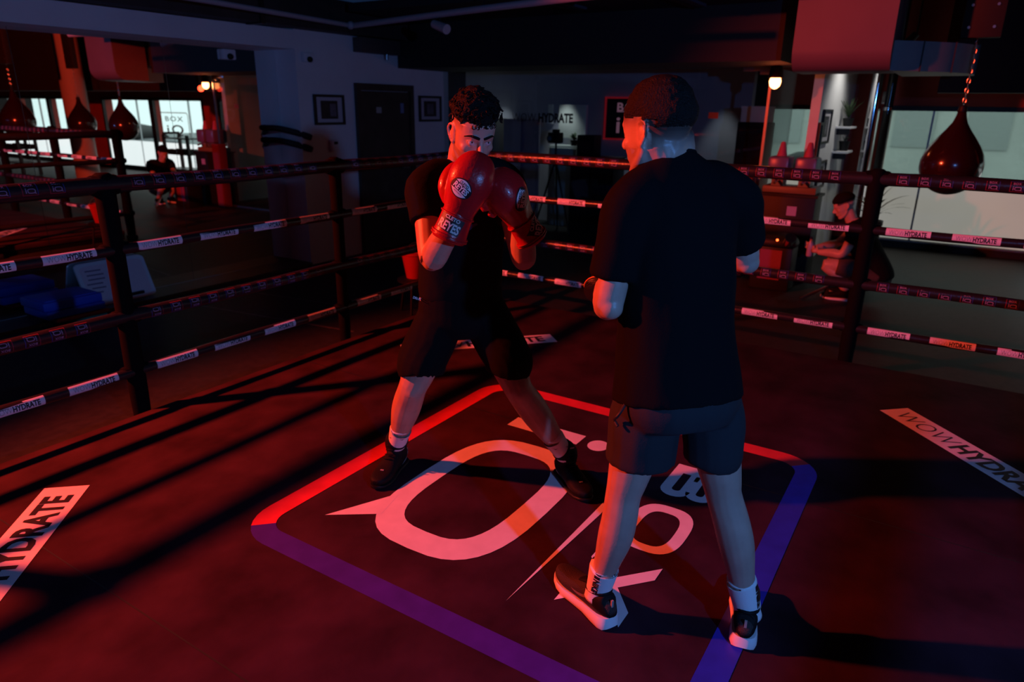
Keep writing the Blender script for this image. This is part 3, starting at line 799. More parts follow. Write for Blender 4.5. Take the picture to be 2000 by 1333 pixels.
def build_back_boxer():
    pelv, neck = V(1.905, 0.612, 0.93), V(1.985, 0.712, 1.555)
    shL, shR = V(1.815, 0.760, 1.435), V(2.118, 0.556, 1.440)
    elL, wrL, elR, wrR = V(1.770, 0.786, 1.150), V(1.955, 0.880, 1.170), V(2.245, 0.535, 1.228), V(2.397, 0.71, 1.268)
    hipL, hipR = V(1.852, 0.668, 0.880), V(1.995, 0.545, 0.875)
    knL, anL, knR, anR = V(1.828, 0.722, 0.520), V(1.856, 0.797, 0.11), V(1.995, 0.452, 0.525), V(2.045, 0.344, 0.11)
    rS = (shR-shL).normalized(); rH = (hipR-hipL).normalized()
    fw = V(0.54, 0.84, 0)
    P = thing('person', (1.93, 0.56, 0), 'boxer seen from behind in dark tee, charcoal shorts, white socks and running shoes', 'person')
    H = Head((1.950, 0.752, 1.624), (0.30, 0.94, -0.10), (0.02, 0.03, 1), 1.04)
    b = MB()
    torso(b, pelv, neck, rH, rS, [(-0.12, 0.135, 0.10, 0), (0.0, 0.15, 0.105, 0), (0.25, 0.135, 0.095, 0), (0.55, 0.15, 0.10, 0), (0.8, 0.16, 0.095, 0), (0.93, 0.10, 0.07, 0), (1.0, 0.06, 0.055, 0)])
    limb(b, [neck-V(0, 0, 0.05), neck+V(0.0, 0.005, 0.04), H.p(0, -0.022, -0.055), H.p(0, -0.012, 0.0)], [(0.068, 0.066), (0.064, 0.064), (0.062, 0.066), (0.05, 0.05)])
    for (sh, el, wr) in ((shL, elL, wrL), (shR, elR, wrR)):
        m1 = sh.lerp(el, 0.5)
        limb(b, [sh, m1, el, el.lerp(wr, 0.3), wr], [0.055, (0.050, 0.046), (0.042, 0.043), (0.045, 0.043), 0.031])
        b.ell(el+V(-0.01, -0.012, -0.006), (0.036, 0.036, 0.036))
    for (hp, kn, an, s) in ((hipL, knL, anL, 1), (hipR, knR, anR, -1)):
        bk = V(-0.5, -0.8, 0)
        limb(b, [hp, hp.lerp(kn, 0.45), hp.lerp(kn, 0.85), kn, kn.lerp(an, 0.22)+bk*0.012, kn.lerp(an, 0.42)+bk*0.014, kn.lerp(an, 0.7)+bk*0.006, an, V(an.x, an.y, 0.07)],
             [(0.095, 0.09), (0.083, 0.08), (0.064, 0.062), (0.057, 0.056), (0.058, 0.057), (0.058, 0.056), (0.044, 0.043), (0.034, 0.036), (0.033, 0.04)])
    b.ell(pelv-V(0, 0, 0.03), (0.14, 0.12, 0.10))
    head_volume(b, H)
    me = remesh(b, 0.0048, 4)
    def stub(p):
        x, y, z = p
        s = 0.0
        line = -0.065                        # nape hairline
        if y < -0.03: s = max(0, min(1, (z-line)/0.06))*0.9
        elif y < 0.075: s = max(0, min(1, (z-0.005)/0.035))*0.9
        if y > 0.0 and z < -0.045 and abs(x) > 0.02: s = max(s, 0.25)
        return s
    head_finish(me, H, stub)
    body = put('body', me, M_skin2, P)
    def hair(p):
        x, y, z = p
        if y > 0.06: base = 0.052+0.1*(y-0.06)
        elif y > -0.01: base = 0.030
        else: base = 0.030-0.030*min(1, (-0.01-y)/0.03)
        t = (z-base)*0.32
        if abs(x) > 0.066 and z < 0.02: return -1
        return min(0.009+0.010*max(0, min(1, (z-0.07)/0.04)), t)
    put('hair', hair_shell(me, H, hair, 0.003, 70).mesh('hair', True), M_hair, body)
    # tee
    t = MB()
    torso(t, pelv, neck, rH, rS, [(-0.115, 0.196, 0.146, 0.0), (-0.06, 0.192, 0.142, 0), (0.08, 0.182, 0.134, 0), (0.28, 0.176, 0.126, -0.002), (0.5, 0.180, 0.126, -0.004), (0.7, 0.190, 0.124, -0.006), (0.82, 0.184, 0.112, -0.004), (0.90, 0.145, 0.098, 0.002), (0.955, 0.094, 0.084, 0.008), (0.99, 0.074, 0.074, 0.012)])
    for (sh, el, s) in ((shL, elL, -1), (shR, elR, 1)):
        se = sh.lerp(el, 0.72)
        limb(t, [neck.lerp(sh, 0.22)-V(0, 0, 0.048), neck.lerp(sh, 0.62)-V(0, 0, 0.020), sh.lerp(el, 0.10), sh.lerp(el, 0.4), se, sh.lerp(el, 0.735)], [(0.065, 0.065), (0.072, 0.074), (0.074, 0.076), (0.070, 0.074), (0.066, 0.072), (0.064, 0.070)])
    tm = remesh(t, 0.008, 6)
    wrinkle(tm, 0.006, 9, (1, 1, 0.55))
    put('tee', tm, M_tee2, P)
    # collar band
    cpts = []
    for k in range(20):
        a = 2*PI*k/20
        ax = V(0, 0.005, 0.04).normalized(); q = neck+V(0.0, 0.0, 0.002)
        cpts.append(q+fw*0.012+V(math.cos(a)*0.070, math.sin(a)*0.070, -0.008-0.022*(math.cos(a)*fw.x+math.sin(a)*fw.y)))
    put('tee_collar', MB().tube(cpts, 0.006, n=8, closed=True).mesh('tee_collar', True), M_tee2, P)
    # shorts
    s_ = MB()
    torso(s_, pelv, neck, rH, rS, [(-0.24, 0.150, 0.125, 0), (-0.16, 0.180, 0.142, 0), (-0.05, 0.182, 0.136, 0), (0.1, 0.165, 0.12, 0)])
    limb(s_, [hipL+V(0.01, -0.01, 0.02), V(1.850, 0.678, 0.79), V(1.846, 0.680, 0.70), V(1.846, 0.682, 0.655), V(1.846, 0.682, 0.647)], [(0.095, 0.10), (0.112, 0.108), (0.112, 0.106), (0.112, 0.106), (0.104, 0.10)])
    limb(s_, [hipR+V(-0.01, 0.01, 0.02), V(1.985, 0.515, 0.79), V(1.978, 0.498, 0.70), V(1.976, 0.494, 0.655), V(1.976, 0.494, 0.647)], [(0.095, 0.098), (0.098, 0.098), (0.090, 0.092), (0.088, 0.090), (0.082, 0.084)])
    sm = remesh(s_, 0.007, 4)
    wrinkle(sm, 0.005, 9, (1, 1, 0.5))
    put('shorts', sm, M_short2, P)
    put('drawstring', MB().tube([V(1.735, 0.70, 0.87), V(1.722, 0.715, 0.835), V(1.735, 0.73, 0.815), V(1.728, 0.715, 0.80)], 0.005, sub=3), M_black, P)
    # gloves
    for (el, wr, tip, side) in ((elL, wrL, V(2.19, 0.900, 1.31), -1), (elR, wrR, V(2.43, 0.86, 1.42), 1)):
        gb, gc, Pf, fr = glove_meshes(wr, tip, V(-0.5, 0.3, 0.2) if side < 0 else V(0.5, 0.3, 0.2), thumb_side=-side, cuff_len=0.05, k=0.9)
        g = put('boxing_glove', gb, M_gloveblack, P, 'black boxing glove raised in guard')
        put('glove_cuff', gc, M_gloveblack, g)
        ring_pts = [Pf(-0.052, 0.061*math.cos(a), 0.064*math.sin(a)) for a in [2*PI*k/24 for k in range(24)]]
        put('cuff_piping', MB().tube(ring_pts, 0.0025, n=6, closed=True).mesh('cuff_piping', True), mat('orange_piping', (0.75, 0.25, 0.05), 0.4), g)
    # socks and shoes
    for (an, heel, d, side) in ((anL, (1.828, 0.742), (0.447, 0.894), 1), (anR, (1.985, 0.330), (0.97, 0.22), -1)):
        M = shoe_frame(heel, d)
        kn = knL if side > 0 else knR
        lower = an.lerp(kn, -0.08); top = an.lerp(kn, 0.245)
        mid = lower.lerp(top, 0.5)
        sk = MB().loft([lower, lower.lerp(top, 0.25), mid, lower.lerp(top, 0.9), top, top-V(0, 0, 0.004)], [(0.046, 0.044), (0.044, 0.042), (0.0455, 0.044), (0.0495, 0.0485), (0.050, 0.049), (0.043, 0.042)], ref=(*d, 0), n=24, sub=3)
        sock = put('sock', sk.mesh('sock', True), M_sock, P, 'white crew sock with black vertical lettering')
        bv = bvh_of(sock.data)
        ax = (top-lower).normalized(); dl = V(d[0], d[1], 0); lft = V(-d[1], d[0], 0)
        out = (-dl*0.55+lft*0.75) if side > 0 else (-dl*0.25-lft*0.95)   # face carrying the lettering
        if side > 0: out = (lft*0.72-dl*0.35)
        ex = -ax; n_ = out.normalized(); ey = n_.cross(ex)
        c = mid+n_*0.03
        put('sock_lettering', decal(bent(dense_text('NIKE', 0.030, 0.0016, width=0.062)), c+ax*0.014, ex, ey, bv, 0.0015), M_black, sock)
        put('sock_block', decal(bent(grid_rect(0.022, 0.021, 4, 6)), c+ax*0.060, ex, ey, bv, 0.0015), M_black, sock)
        up = put('shoe_upper', shoe_upper(0.026).xf(M).mesh('shoe_upper', True), M_shoeblack, P, 'black and dark red running shoe')
        put('shoe_sole', shoe_sole(0.046, 0.026, flare=0.6).xf(M), M_sole, up, 'thick white foam sole')
        heelcup = MB()
        heelcup.loft([(-0.008, 0, 0.085), (0.004, 0, 0.080), (0.03, 0, 0.082), (0.055, 0, 0.082)], [(0.036, 0.022), (0.041, 0.033), (0.040, 0.038), (0.036, 0.0385)], ref=(0, 0, 1), n=22, sub=2, power=2.6)
        put('heel_counter', heelcup.xf(M).mesh('heel_counter', True), M_boot, up)
        put('shoe_collar', MB().tube([(0.012+0.048*(1-math.cos(a)), 0.036*math.sin(a), 0.115+0.008*math.cos(a)) for a in [2*PI*k/20 for k in range(20)]], 0.006, n=8, closed=True).xf(M).mesh('shoe_collar', True), M_boot, up)
        put('heel_tab', MB().box(-0.016, -0.010, -0.004, 0.004, 0.085, 0.112).xf(M), mat('pale_tab', (0.35, 0.32, 0.3), 0.6), up)
        tongue = MB().loft([(0.10, 0, 0.118), (0.125, 0, 0.108), (0.155, 0, 0.092)], [(0.008, 0.022), (0.007, 0.024), (0.005, 0.022)], ref=(0, 0, 1), n=12, sub=2)
        put('shoe_tongue', tongue.xf(M).mesh('shoe_tongue', True), M_boot, up)
        for q in range(5):
            x = 0.118+0.015*q; z = 0.114-0.0105*q
            put('shoe_lace', MB().tube([(x, -0.022, z-0.006), (x+0.002, -0.008, z+0.004), (x, 0.008, z+0.004), (x+0.002, 0.022, z-0.006)], 0.0032, n=6, sub=2).xf(M).mesh('shoe_lace', True), M_boot, up)
        for sd in (1, -1):
            sw = []
            for k in range(13):
                u = k/12; x = 0.055+0.105*u; z = 0.062+0.040*(u-0.75)**2*1.6-0.004
                sw.append((x, z, 0.0045*(1-abs(2*u-0.9)**2)+0.0012))
            vs = [(x, z+w) for x, z, w in sw]+[(x, z-w) for x, z, w in sw]
            fl = (vs, [(k, k+1, 14+k, 13+k) for k in range(12)])
            bvu = bvh_of(up.data)
            cc = M @ V(0.0, sd*0.045, 0.0); 
            dd = V(d[0], d[1], 0).normalized(); ll = V(-dd.y, dd.x, 0)
            mbw = MB(); vv = []
            for x, z in fl[0]:
                o = M @ V(x, sd*0.15, z+0.006); hit = bvu.ray_cast(o, -ll*sd, 0.3)
                vv.append(hit[0]+ll*sd*0.0012 if hit[0] is not None else M @ V(x, sd*0.045, z))
            put('shoe_stripe', mbw.add(vv, fl[1]), mat('grey_reflective', (0.22, 0.17, 0.17), 0.4), up)
    return P
back_boxer = build_back_boxer()

# ---- boxer facing the camera -----------------------------------------------
def build_front_boxer():
    pelv, neck = V(2.322, 1.718, 0.905), V(2.275, 1.672, 1.478)
    shR, shL = V(2.138, 1.752, 1.402), V(2.378, 1.540, 1.415)
    elR, wrR, elL, wrL = V(2.000, 1.612, 1.140), V(1.954, 1.460, 1.312), V(2.250, 1.366, 1.130), V(2.152, 1.312, 1.280)
    hipR, hipL = V(2.262, 1.766, 0.85), V(2.382, 1.640, 0.85)
    knR, anR, knL, anL = V(2.162, 1.866, 0.506), V(2.262, 2.070, 0.12), V(2.385, 1.455, 0.514), V(2.622, 1.331, 0.12)
    rS = (shR-shL).normalized(); rH = (hipR-hipL).normalized()
    P = thing('person', (2.38, 1.62, 0), 'curly haired boxer facing the camera in black, guarding his face with red gloves', 'person')
    H = Head((2.240, 1.592, 1.588), (-0.54, -0.75, -0.40), (0.02, 0.0, 1), 1.04)
    b = MB()
    torso(b, pelv, neck, rH, rS, [(-0.12, 0.135, 0.10, 0), (0.0, 0.15, 0.105, 0), (0.25, 0.135, 0.095, 0), (0.55, 0.15, 0.10, 0), (0.8, 0.16, 0.095, 0), (0.93, 0.10, 0.07, 0), (1.0, 0.06, 0.055, 0)])
    limb(b, [neck-V(0, 0, 0.06), neck+V(-0.005, -0.015, 0.03), H.p(0, -0.022, -0.06), H.p(0, -0.012, 0.0)], [(0.064, 0.062), (0.060, 0.060), (0.058, 0.062), (0.05, 0.05)])
    for (sh, el, wr) in ((shL, elL, wrL), (shR, elR, wrR)):
        limb(b, [sh, sh.lerp(el, 0.5), el, el.lerp(wr, 0.35), wr], [0.058, (0.054, 0.052), (0.045, 0.047), (0.052, 0.048), 0.036])
        b.ell(el+V(0.006, 0.004, -0.014), (0.038, 0.038, 0.036))
    for (hp, kn, an) in ((hipL, knL, anL), (hipR, knR, anR)):
        bk = V(0.6, 0.6, 0)
        limb(b, [hp, hp.lerp(kn, 0.45), hp.lerp(kn, 0.85), kn, kn.lerp(an, 0.22)+bk*0.016, kn.lerp(an, 0.42)+bk*0.016, kn.lerp(an, 0.7)+bk*0.008, an, V(an.x, an.y, 0.06)],
             [(0.095, 0.095), (0.086, 0.086), (0.070, 0.070), (0.063, 0.062), (0.065, 0.066), (0.063, 0.064), (0.047, 0.048), (0.036, 0.038), (0.034, 0.04)])
        b.ell(kn+V(-0.022, -0.016, 0.0), (0.040, 0.040, 0.045))
    b.ell(pelv-V(0, 0, 0.03), (0.13, 0.13, 0.10))
    head_volume(b, H)
    me = remesh(b, 0.0042, 4)
    def stub(p):
        x, y, z = p
        s = 0.0
        if y < 0.055: s = max(0, min(1, (z-0.022)/0.04))*0.9
        if z < -0.05 and y > 0.0: s = max(s, 0.30)
        return s
    head_finish(me, H, stub)
    body = put('body', me, M_skin1, P)
    def hair(p):
        x, y, z = p
        base = 0.048+(0.012 if y > 0.05 else 0)-0.01*max(0, -y/0.1)
        t = (z-base)*0.75
        return min(0.022+0.010*max(0, (z-0.08)/0.04), t)
    hm = hair_shell(me, H, hair, 0.010, 55)
    rng = random.Random(3)
    bvb = bvh_of(me)
    for k in range(190):          # curls over the crown and fringe
        az = rng.uniform(-PI, PI); el_ = rng.uniform(0.25, 1.5)
        d = V(math.sin(az)*math.cos(el_), math.cos(az)*math.cos(el_), math.sin(el_))
        if d.y > 0.3 and el_ < 0.48: continue
        if d.y < 0.2 and el_ < 0.62: continue
        o = H.p(0, 0, 0.03); dw = (H.R @ d).normalized()
        hit = bvb.ray_cast(o+dw*0.3, -dw, 0.4)
        if hit[0] is None: continue
        c = hit[0]+dw*rng.uniform(0.014, 0.030); t1 = dw.cross(V(0.2, 0.5, 0.8)).normalized(); t2 = dw.cross(t1)
        rr = rng.uniform(0.007, 0.012); ph = rng.uniform(0, 6)
        hm.tube([c+t1*rr*math.cos(ph+a)+t2*rr*math.sin(ph+a)+dw*0.0012*a for a in [0.75*q for q in range(8)]], rng.uniform(0.0022, 0.0036), n=5)
    for k in range(34):           # curls falling on the forehead
        x = rng.uniform(-0.055, 0.06); z = 0.066+rng.uniform(-0.010, 0.014)
        o = H.p(x, 0.3, z); dw = H.R @ V(0, -1, 0)
        hit = bvb.ray_cast(o, dw, 0.4)
        if hit[0] is None: continue
        c = hit[0]-dw*0.006; t1 = H.R @ V(1, 0, 0); t2 = H.R @ V(0, 0, 1)
        rr = rng.uniform(0.004, 0.007); ph = rng.uniform(0, 6)
        hm.tube([c+t1*rr*math.cos(ph+a)+t2*rr*1.3*math.sin(ph+a)-dw*0.001*a for a in [0.55*q for q in range(8)]], 0.0017, n=5)
    put('hair', hm.mesh('hair', True), M_hair, body)
    M_eye = mat('eye_white', (0.5, 0.47, 0.46), 0.2); M_iris = mat('dark_iris', (0.03, 0.018, 0.012), 0.1)
    gaze = (H.inv.to_3x3() @ V(-0.55, -0.80, -0.05)).normalized()
    for s in (1, -1):
        c = V(s*0.031, 0.0750, -0.0045)
        e = put('eye', MB().ell(c, (0.0125, 0.0125, 0.0125), nu=18, nv=12).xf(H.M).mesh('eye', True), M_eye, body)
        q = gaze.to_track_quat('Z', 'Y').to_matrix()
        put('iris', MB().ell(c+gaze*0.0076, (0.0056, 0.0056, 0.0056), nu=14, nv=10).xf(H.M).mesh('iris', True), M_iris, e)
        pts = [(s*0.008, 0.3, 0.016), (s*0.022, 0.3, 0.0215), (s*0.040, 0.3, 0.0235), (s*0.056, 0.3, 0.013)]
        wp = []
        for x, y, z in pts:
            hit = bvb.ray_cast(H.p(x, y, z), H.R @ V(0, -1, 0), 0.4); wp.append(hit[0]+(H.R @ V(0, 1, 0))*0.0012)
        put('eyebrow', MB().loft(wp, [(0.0048, 0.0025), (0.0058, 0.003), (0.0046, 0.003), (0.0016, 0.0015)], ref=H.R @ V(0, 0, 1), n=8, sub=4).mesh('eyebrow', True), M_hair, body)
    # tee
    t = MB()
    torso(t, pelv, neck, rH, rS, [(0.03, 0.178, 0.130, 0.0), (0.12, 0.176, 0.130, 0), (0.3, 0.172, 0.124, 0), (0.5, 0.178, 0.124, 0), (0.7, 0.188, 0.122, 0), (0.82, 0.182, 0.112, 0), (0.90, 0.145, 0.096, 0), (0.955, 0.094, 0.080, 0), (0.985, 0.076, 0.070, 0)])
    for (sh, el) in ((shL, elL), (shR, elR)):
        limb(t, [neck.lerp(sh, 0.22)-V(0, 0, 0.045), neck.lerp(sh, 0.62)-V(0, 0, 0.016), sh.lerp(el, 0.10), sh.lerp(el, 0.35), sh.lerp(el, 0.53), sh.lerp(el, 0.545)], [(0.065, 0.065), (0.072, 0.074), (0.075, 0.078), (0.070, 0.076), (0.068, 0.074), (0.064, 0.07)])
    tm = remesh(t, 0.008, 6)
    wrinkle(tm, 0.007, 10, (1, 1, 0.6))
    tee = put('tee', tm, M_tee1, P)
    # blue lamp light on the chest, painted as a patch on the tee
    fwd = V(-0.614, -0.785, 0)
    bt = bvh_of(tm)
    put('tee_light_patch', decal(bent(([(-0.035, -0.010), (0.0, -0.014), (0.012, -0.004), (0.030, 0.002), (0.028, 0.010), (0.010, 0.008), (-0.02, 0.012), (-0.036, 0.004)], [tuple(range(8))]), 0.15), pelv.lerp(neck, 0.57)+fwd*0.12, V(0.785, -0.614, 0), V(0, 0, 1), bt, 0.004), mat('painted_blue_light', (0.03, 0.08, 0.20), 0.6), tee)
    # shorts
    s_ = MB()
    torso(s_, pelv, neck, rH, rS, [(-0.26, 0.135, 0.125, 0), (-0.16, 0.178, 0.140, 0), (-0.05, 0.180, 0.136, 0), (0.1, 0.170, 0.125, 0), (0.14, 0.164, 0.12, 0)])
    limb(s_, [hipR+V(0.01, -0.01, 0.02), hipR.lerp(knR, 0.35), V(2.166, 1.806, 0.655), V(2.158, 1.812, 0.605), V(2.157, 1.812, 0.597)], [(0.10, 0.10), (0.112, 0.108), (0.110, 0.106), (0.110, 0.105), (0.102, 0.098)])
    limb(s_, [hipL+V(-0.01, 0.01, 0.02), hipL.lerp(knL, 0.35), V(2.374, 1.512, 0.665), V(2.372, 1.500, 0.615), V(2.372, 1.499, 0.607)], [(0.10, 0.10), (0.110, 0.108), (0.106, 0.104), (0.104, 0.102), (0.097, 0.095)])
    sm = remesh(s_, 0.007, 4)
    wrinkle(sm, 0.005, 9, (1, 1, 0.5))
    sh_o = put('shorts', sm, M_short1, P)
    bs = bvh_of(sm)
    put('shorts_lettering', decal(dense_text('DRI-FIT', 0.014, 0.0004, width=0.038), V(2.195, 1.80, 0.925)+V(-0.06, 0.0, 0), V(0.62, -0.70, -0.35), V(0.1, 0.1, 1), bs, 0.003), M_white, sh_o)
    # red gloves with round patches and lettered cuffs
    specs = ((wrR, V(2.010, 1.392, 1.527), V(-0.86, -0.50, 0.06), -1, 'his right red glove, raised in front of the face'),
             (wrL, V(2.062, 1.386, 1.455), V(0.05, -0.95, 0.15), 1, 'his left red glove, held beside the other'))
    for gi, (wr, tip, back, ts, lab) in enumerate(specs):
        gb, gc, Pf, (ax, bk, side) = glove_meshes(wr+(tip-wr).normalized()*0.015, tip, back, thumb_side=ts, k=1.0 if gi == 0 else 0.94, cuff_len=0.088)
        g = put('boxing_glove', gb, M_glove, P, lab)
        cu = put('glove_cuff', gc, M_glove, g)
        for q in (-0.006, -0.088, -0.079):
            rp = [Pf(q, (0.057 if q > -0.05 else 0.062)*math.cos(a), (0.059 if q > -0.05 else 0.065)*math.sin(a)) for a in [2*PI*k/28 for k in range(28)]]
            put('cuff_seam', MB().tube(rp, 0.003, n=6, closed=True).mesh('cuff_seam', True), M_glove, g)
        bg = bvh_of(gb); bc = bvh_of(gc)
        sd = -side if gi == 0 else -side
        # orientation of the print as seen from outside the back of the hand
        ex = side if gi == 0 else side; 
        nrm = bk
        exx = ax.cross(nrm)*1.0
        exx = nrm.cross(ax)*-1.0
        exx = (ax.cross(nrm))
        # right-handed print frame: ex x ey = outward normal
        rot = -0.36 if gi == 0 else 0.95
        shift = (side*-0.016 if gi == 0 else side*-0.02)
        cc = Pf(0.088 if gi == 0 else 0.085, 0.075, 0)+shift
        ey0 = ax; ex0 = ey0.cross(nrm)
        exr = ex0*math.cos(rot)+ey0*math.sin(rot); eyr = ey0*math.cos(rot)-ex0*math.sin(rot)
        pt = put('glove_patch', decal(grid_ellipse(0.040, 0.033, 6, 28), cc, exr, eyr, bg, 0.0012), M_black, g, 'black oval patch with white lettering')
        lens = lambda up: ([(-0.034*math.cos(a) if True else 0, (0.0 if up else -0.0)) for a in ()], [])
        def lens_shape(up):
            vs, fs = [], []
            for k in range(15):
                u = -1+2*k/14; x = 0.033*u
                y0 = 0.012+0.002*u*u; y1 = 0.012+0.0165*(1-u*u)+0.001
                if not up: y0, y1 = -y1, -y0
                vs += [(x, y0), (x, (y0+y1)/2), (x, y1)]
            for k in range(14):
                fs += [(3*k, 3*k+3, 3*k+4, 3*k+1), (3*k+1, 3*k+4, 3*k+5, 3*k+2)]
            return vs, fs
        wp_ = MB()
        for up in (True, False):
            d_ = decal(lens_shape(up), cc, exr, eyr, bg, 0.0022); wp_.add(d_.v, d_.f)
        d_ = decal(bent(dense_text('REYES', 0.026, 0.0011, width=0.058)), cc, exr, eyr, bg, 0.0024); wp_.add(d_.v, d_.f)
        put('patch_lettering', wp_, M_white, pt)
        d_ = decal(bent(dense_text('CLETO', 0.0125, 0.0004, width=0.036), dy=0.018), cc, exr, eyr, bg, 0.0032)
        d2 = decal(bent(dense_text('MADE IN MEXICO', 0.006, 0.0, width=0.034), dy=-0.018), cc, exr, eyr, bg, 0.0032)
        put('patch_small_lettering', d_, M_black, pt); put('patch_small_lettering', d2, M_black, pt)
        # cuff print
        cc2 = Pf(-0.040, 0.058, 0)+(side*-0.008 if gi == 0 else side*0.0)
        rot2 = -0.10 if gi == 0 else 0.75
        ex2 = ex0*math.cos(rot2)+ey0*math.sin(rot2); ey2 = ey0*math.cos(rot2)-ex0*math.sin(rot2)
        cb = put('cuff_patch', decal(bent(grid_rect(0.084, 0.056, 12, 6)), cc2, ex2, ey2, bc, 0.001), M_black, cu, 'black cuff panel with large white lettering')
        l2 = MB()
        d_ = decal(bent(dense_text('REYES', 0.042, 0.0014, width=0.078), dy=-0.008), cc2, ex2, ey2, bc, 0.002); l2.add(d_.v, d_.f)
        d_ = decal(bent(dense_text('CLETO', 0.017, 0.0007, width=0.056), dy=0.021), cc2, ex2, ey2, bc, 0.002); l2.add(d_.v, d_.f)
        put('cuff_lettering', l2, mat('cuff_white_ink', (0.62, 0.55, 0.52), 0.45), cb)
    # socks and high-top boots
    for (an, kn, heel, d, side) in ((anR, knR, (2.325, 2.088), (-0.96, -0.27), -1), (anL, knL, (2.660, 1.385), (-0.58, -0.815), 1)):
        M = shoe_frame(heel, d)
        lower = an.lerp(kn, 0.02); top = an.lerp(kn, 0.30)
        sk = MB().loft([lower, lower.lerp(top, 0.5), lower.lerp(top, 0.92), top, top-V(0, 0, 0.004)], [(0.046, 0.044), (0.047, 0.046), (0.0505, 0.0505), (0.051, 0.051), (0.044, 0.044)], ref=(*d, 0), n=24, sub=3)
        so = put('sock', sk.mesh('sock', True), M_sock, P, 'short white sock above the boot')
        dd = V(d[0], d[1], 0).normalized(); ll = V(-dd.y, dd.x, 0)
        bsk = bvh_of(so.data)
        for sd in (1, -1):
            vs = [(-0.012, 0.004), (0.002, -0.004), (0.014, 0.005), (0.001, 0.0)]
            n_ = (ll*sd*0.6+dd*0.8).normalized(); ex = V(0, 0, 1).cross(n_)
            put('sock_mark', decal((vs, [(0, 1, 2, 3)]), lower.lerp(top, 0.66)+n_*0.03, ex, V(0, 0, 1), bsk, 0.002), M_black, so)
        bt_ = MB()
        bt_.add(*(lambda m: (m.v, m.f))(shoe_upper(0.012, 1.05, 1.06, 0.006)))
        bt_.loft([(0.052, 0, 0.05), (0.058, 0, 0.10), (0.066, 0, 0.14), tuple(M.inverted() @ lower.lerp(top, 0.42))], [(0.056, 0.044), (0.054, 0.049), (0.053, 0.052), (0.055, 0.054)], ref=(1, 0, 0), n=22, sub=3)
        bm_ = remesh(bt_.xf(M), 0.005, 3)
        boot = put('boot', bm_, M_boot, P, 'black high-top boxing boot')
        put('boot_sole', shoe_sole(0.016, 0.014, 1.04, 0.008).xf(M), M_blackplastic, boot)
        for sd in (1, -1):
            for (x0, x1, lift) in ((-0.004, 0.10, 0.055), (0.165, 0.225, 0.0)):
                bb = bvh_of(bm_); vv = []; N = 10
                for k in range(N+1):
                    u = k/N; x = x0+(x1-x0)*u; z = 0.024+lift*(1-u)**2.2; w = 0.0055*math.sin(PI*min(1, max(0.04, u*0.96+0.02)))+0.0006
                    for zz in (z-w, z+w):
                        hit = bb.ray_cast(M @ V(x, sd*0.2, zz), -ll*sd, 0.35)
                        vv.append(hit[0]+ll*sd*0.0014 if hit[0] is not None else M @ V(x, sd*0.046, zz))
                put('boot_edge_line', MB().add(vv, [(2*k, 2*k+1, 2*k+3, 2*k+2) for k in range(N)]), M_sole, boot)
        for q in range(7):
            x = 0.165-0.012*q; z = 0.074+0.017*q
            if q > 3: x = 0.125-0.003*(q-3); z = 0.125+0.018*(q-4)
            put('boot_lace', MB().tube([(x, -0.02, z-0.002), (x+0.006, 0, z+0.004), (x, 0.02, z-0.002)], 0.003, n=6, sub=2).xf(M).mesh('boot_lace', True), M_boot, boot)
        put('boot_tongue_mark', MB().box(0.116, 0.1185, -0.010, 0.010, 0.186, 0.192).xf(M), mat('dim_white_mark', (0.4, 0.38, 0.4), 0.5), boot)
        put('boot_toe_mark', MB().box(0.214, 0.222, -0.008, 0.008, 0.0655, 0.067).xf(M), mat('dim_white_mark', (0.4, 0.38, 0.4), 0.5), boot)
    return P
front_boxer = build_front_boxer()
# ------------------------------------------------------------------ things along the mirror side
M_frame = mat('black_picture_frame', (0.012, 0.012, 0.013), 0.35)
M_matboard = mat('white_mount_board', (0.6, 0.58, 0.62), 0.7)
def picture_y(x0, x1, z0, z1, y, label, shade, big=True):      # hangs on a wall facing -y
    t = thing('framed_picture', ((x0+x1)/2, y, z0), label, 'picture')
    fr = MB(); w = 0.028
    for b in ((x0, x1, z1-w, z1), (x0, x1, z0, z0+w), (x0, x0+w, z0+w, z1-w), (x1-w, x1, z0+w, z1-w)):
        fr.box(b[0], b[1], y-0.03, y-0.001, b[2], b[3])
    put('frame', fr, M_frame, t)
    put('mount', MB().box(x0+w, x1-w, y-0.012, y-0.002, z0+w, z1-w), M_matboard, t)
    mx = (x1-x0)*0.22; mz = (z1-z0)*0.2
    ph = put('photo', MB().box(x0+mx, x1-mx, y-0.0145, y-0.0122, z0+mz, z1-mz), mat('photo_dark', (0.025, 0.025, 0.03), 0.4, var=0.6, vscale=9), t)
    put('photo_figure', MB().box(x0+(x1-x0)*shade[0], x0+(x1-x0)*shade[1], y-0.0155, y-0.0147, z0+mz*1.4, z1-mz*1.5), mat('photo_grey', (0.16, 0.15, 0.18), 0.5, var=0.4, vscale=14), ph)
picture_y(5.75, 6.21, 1.45, 1.78, YW, 'wide black framed picture left of the dark door', (0.52, 0.72))
picture_y(7.58, 8.05, 1.47, 1.80, YW, 'black framed picture between the dark door and the glass', (0.36, 0.64))
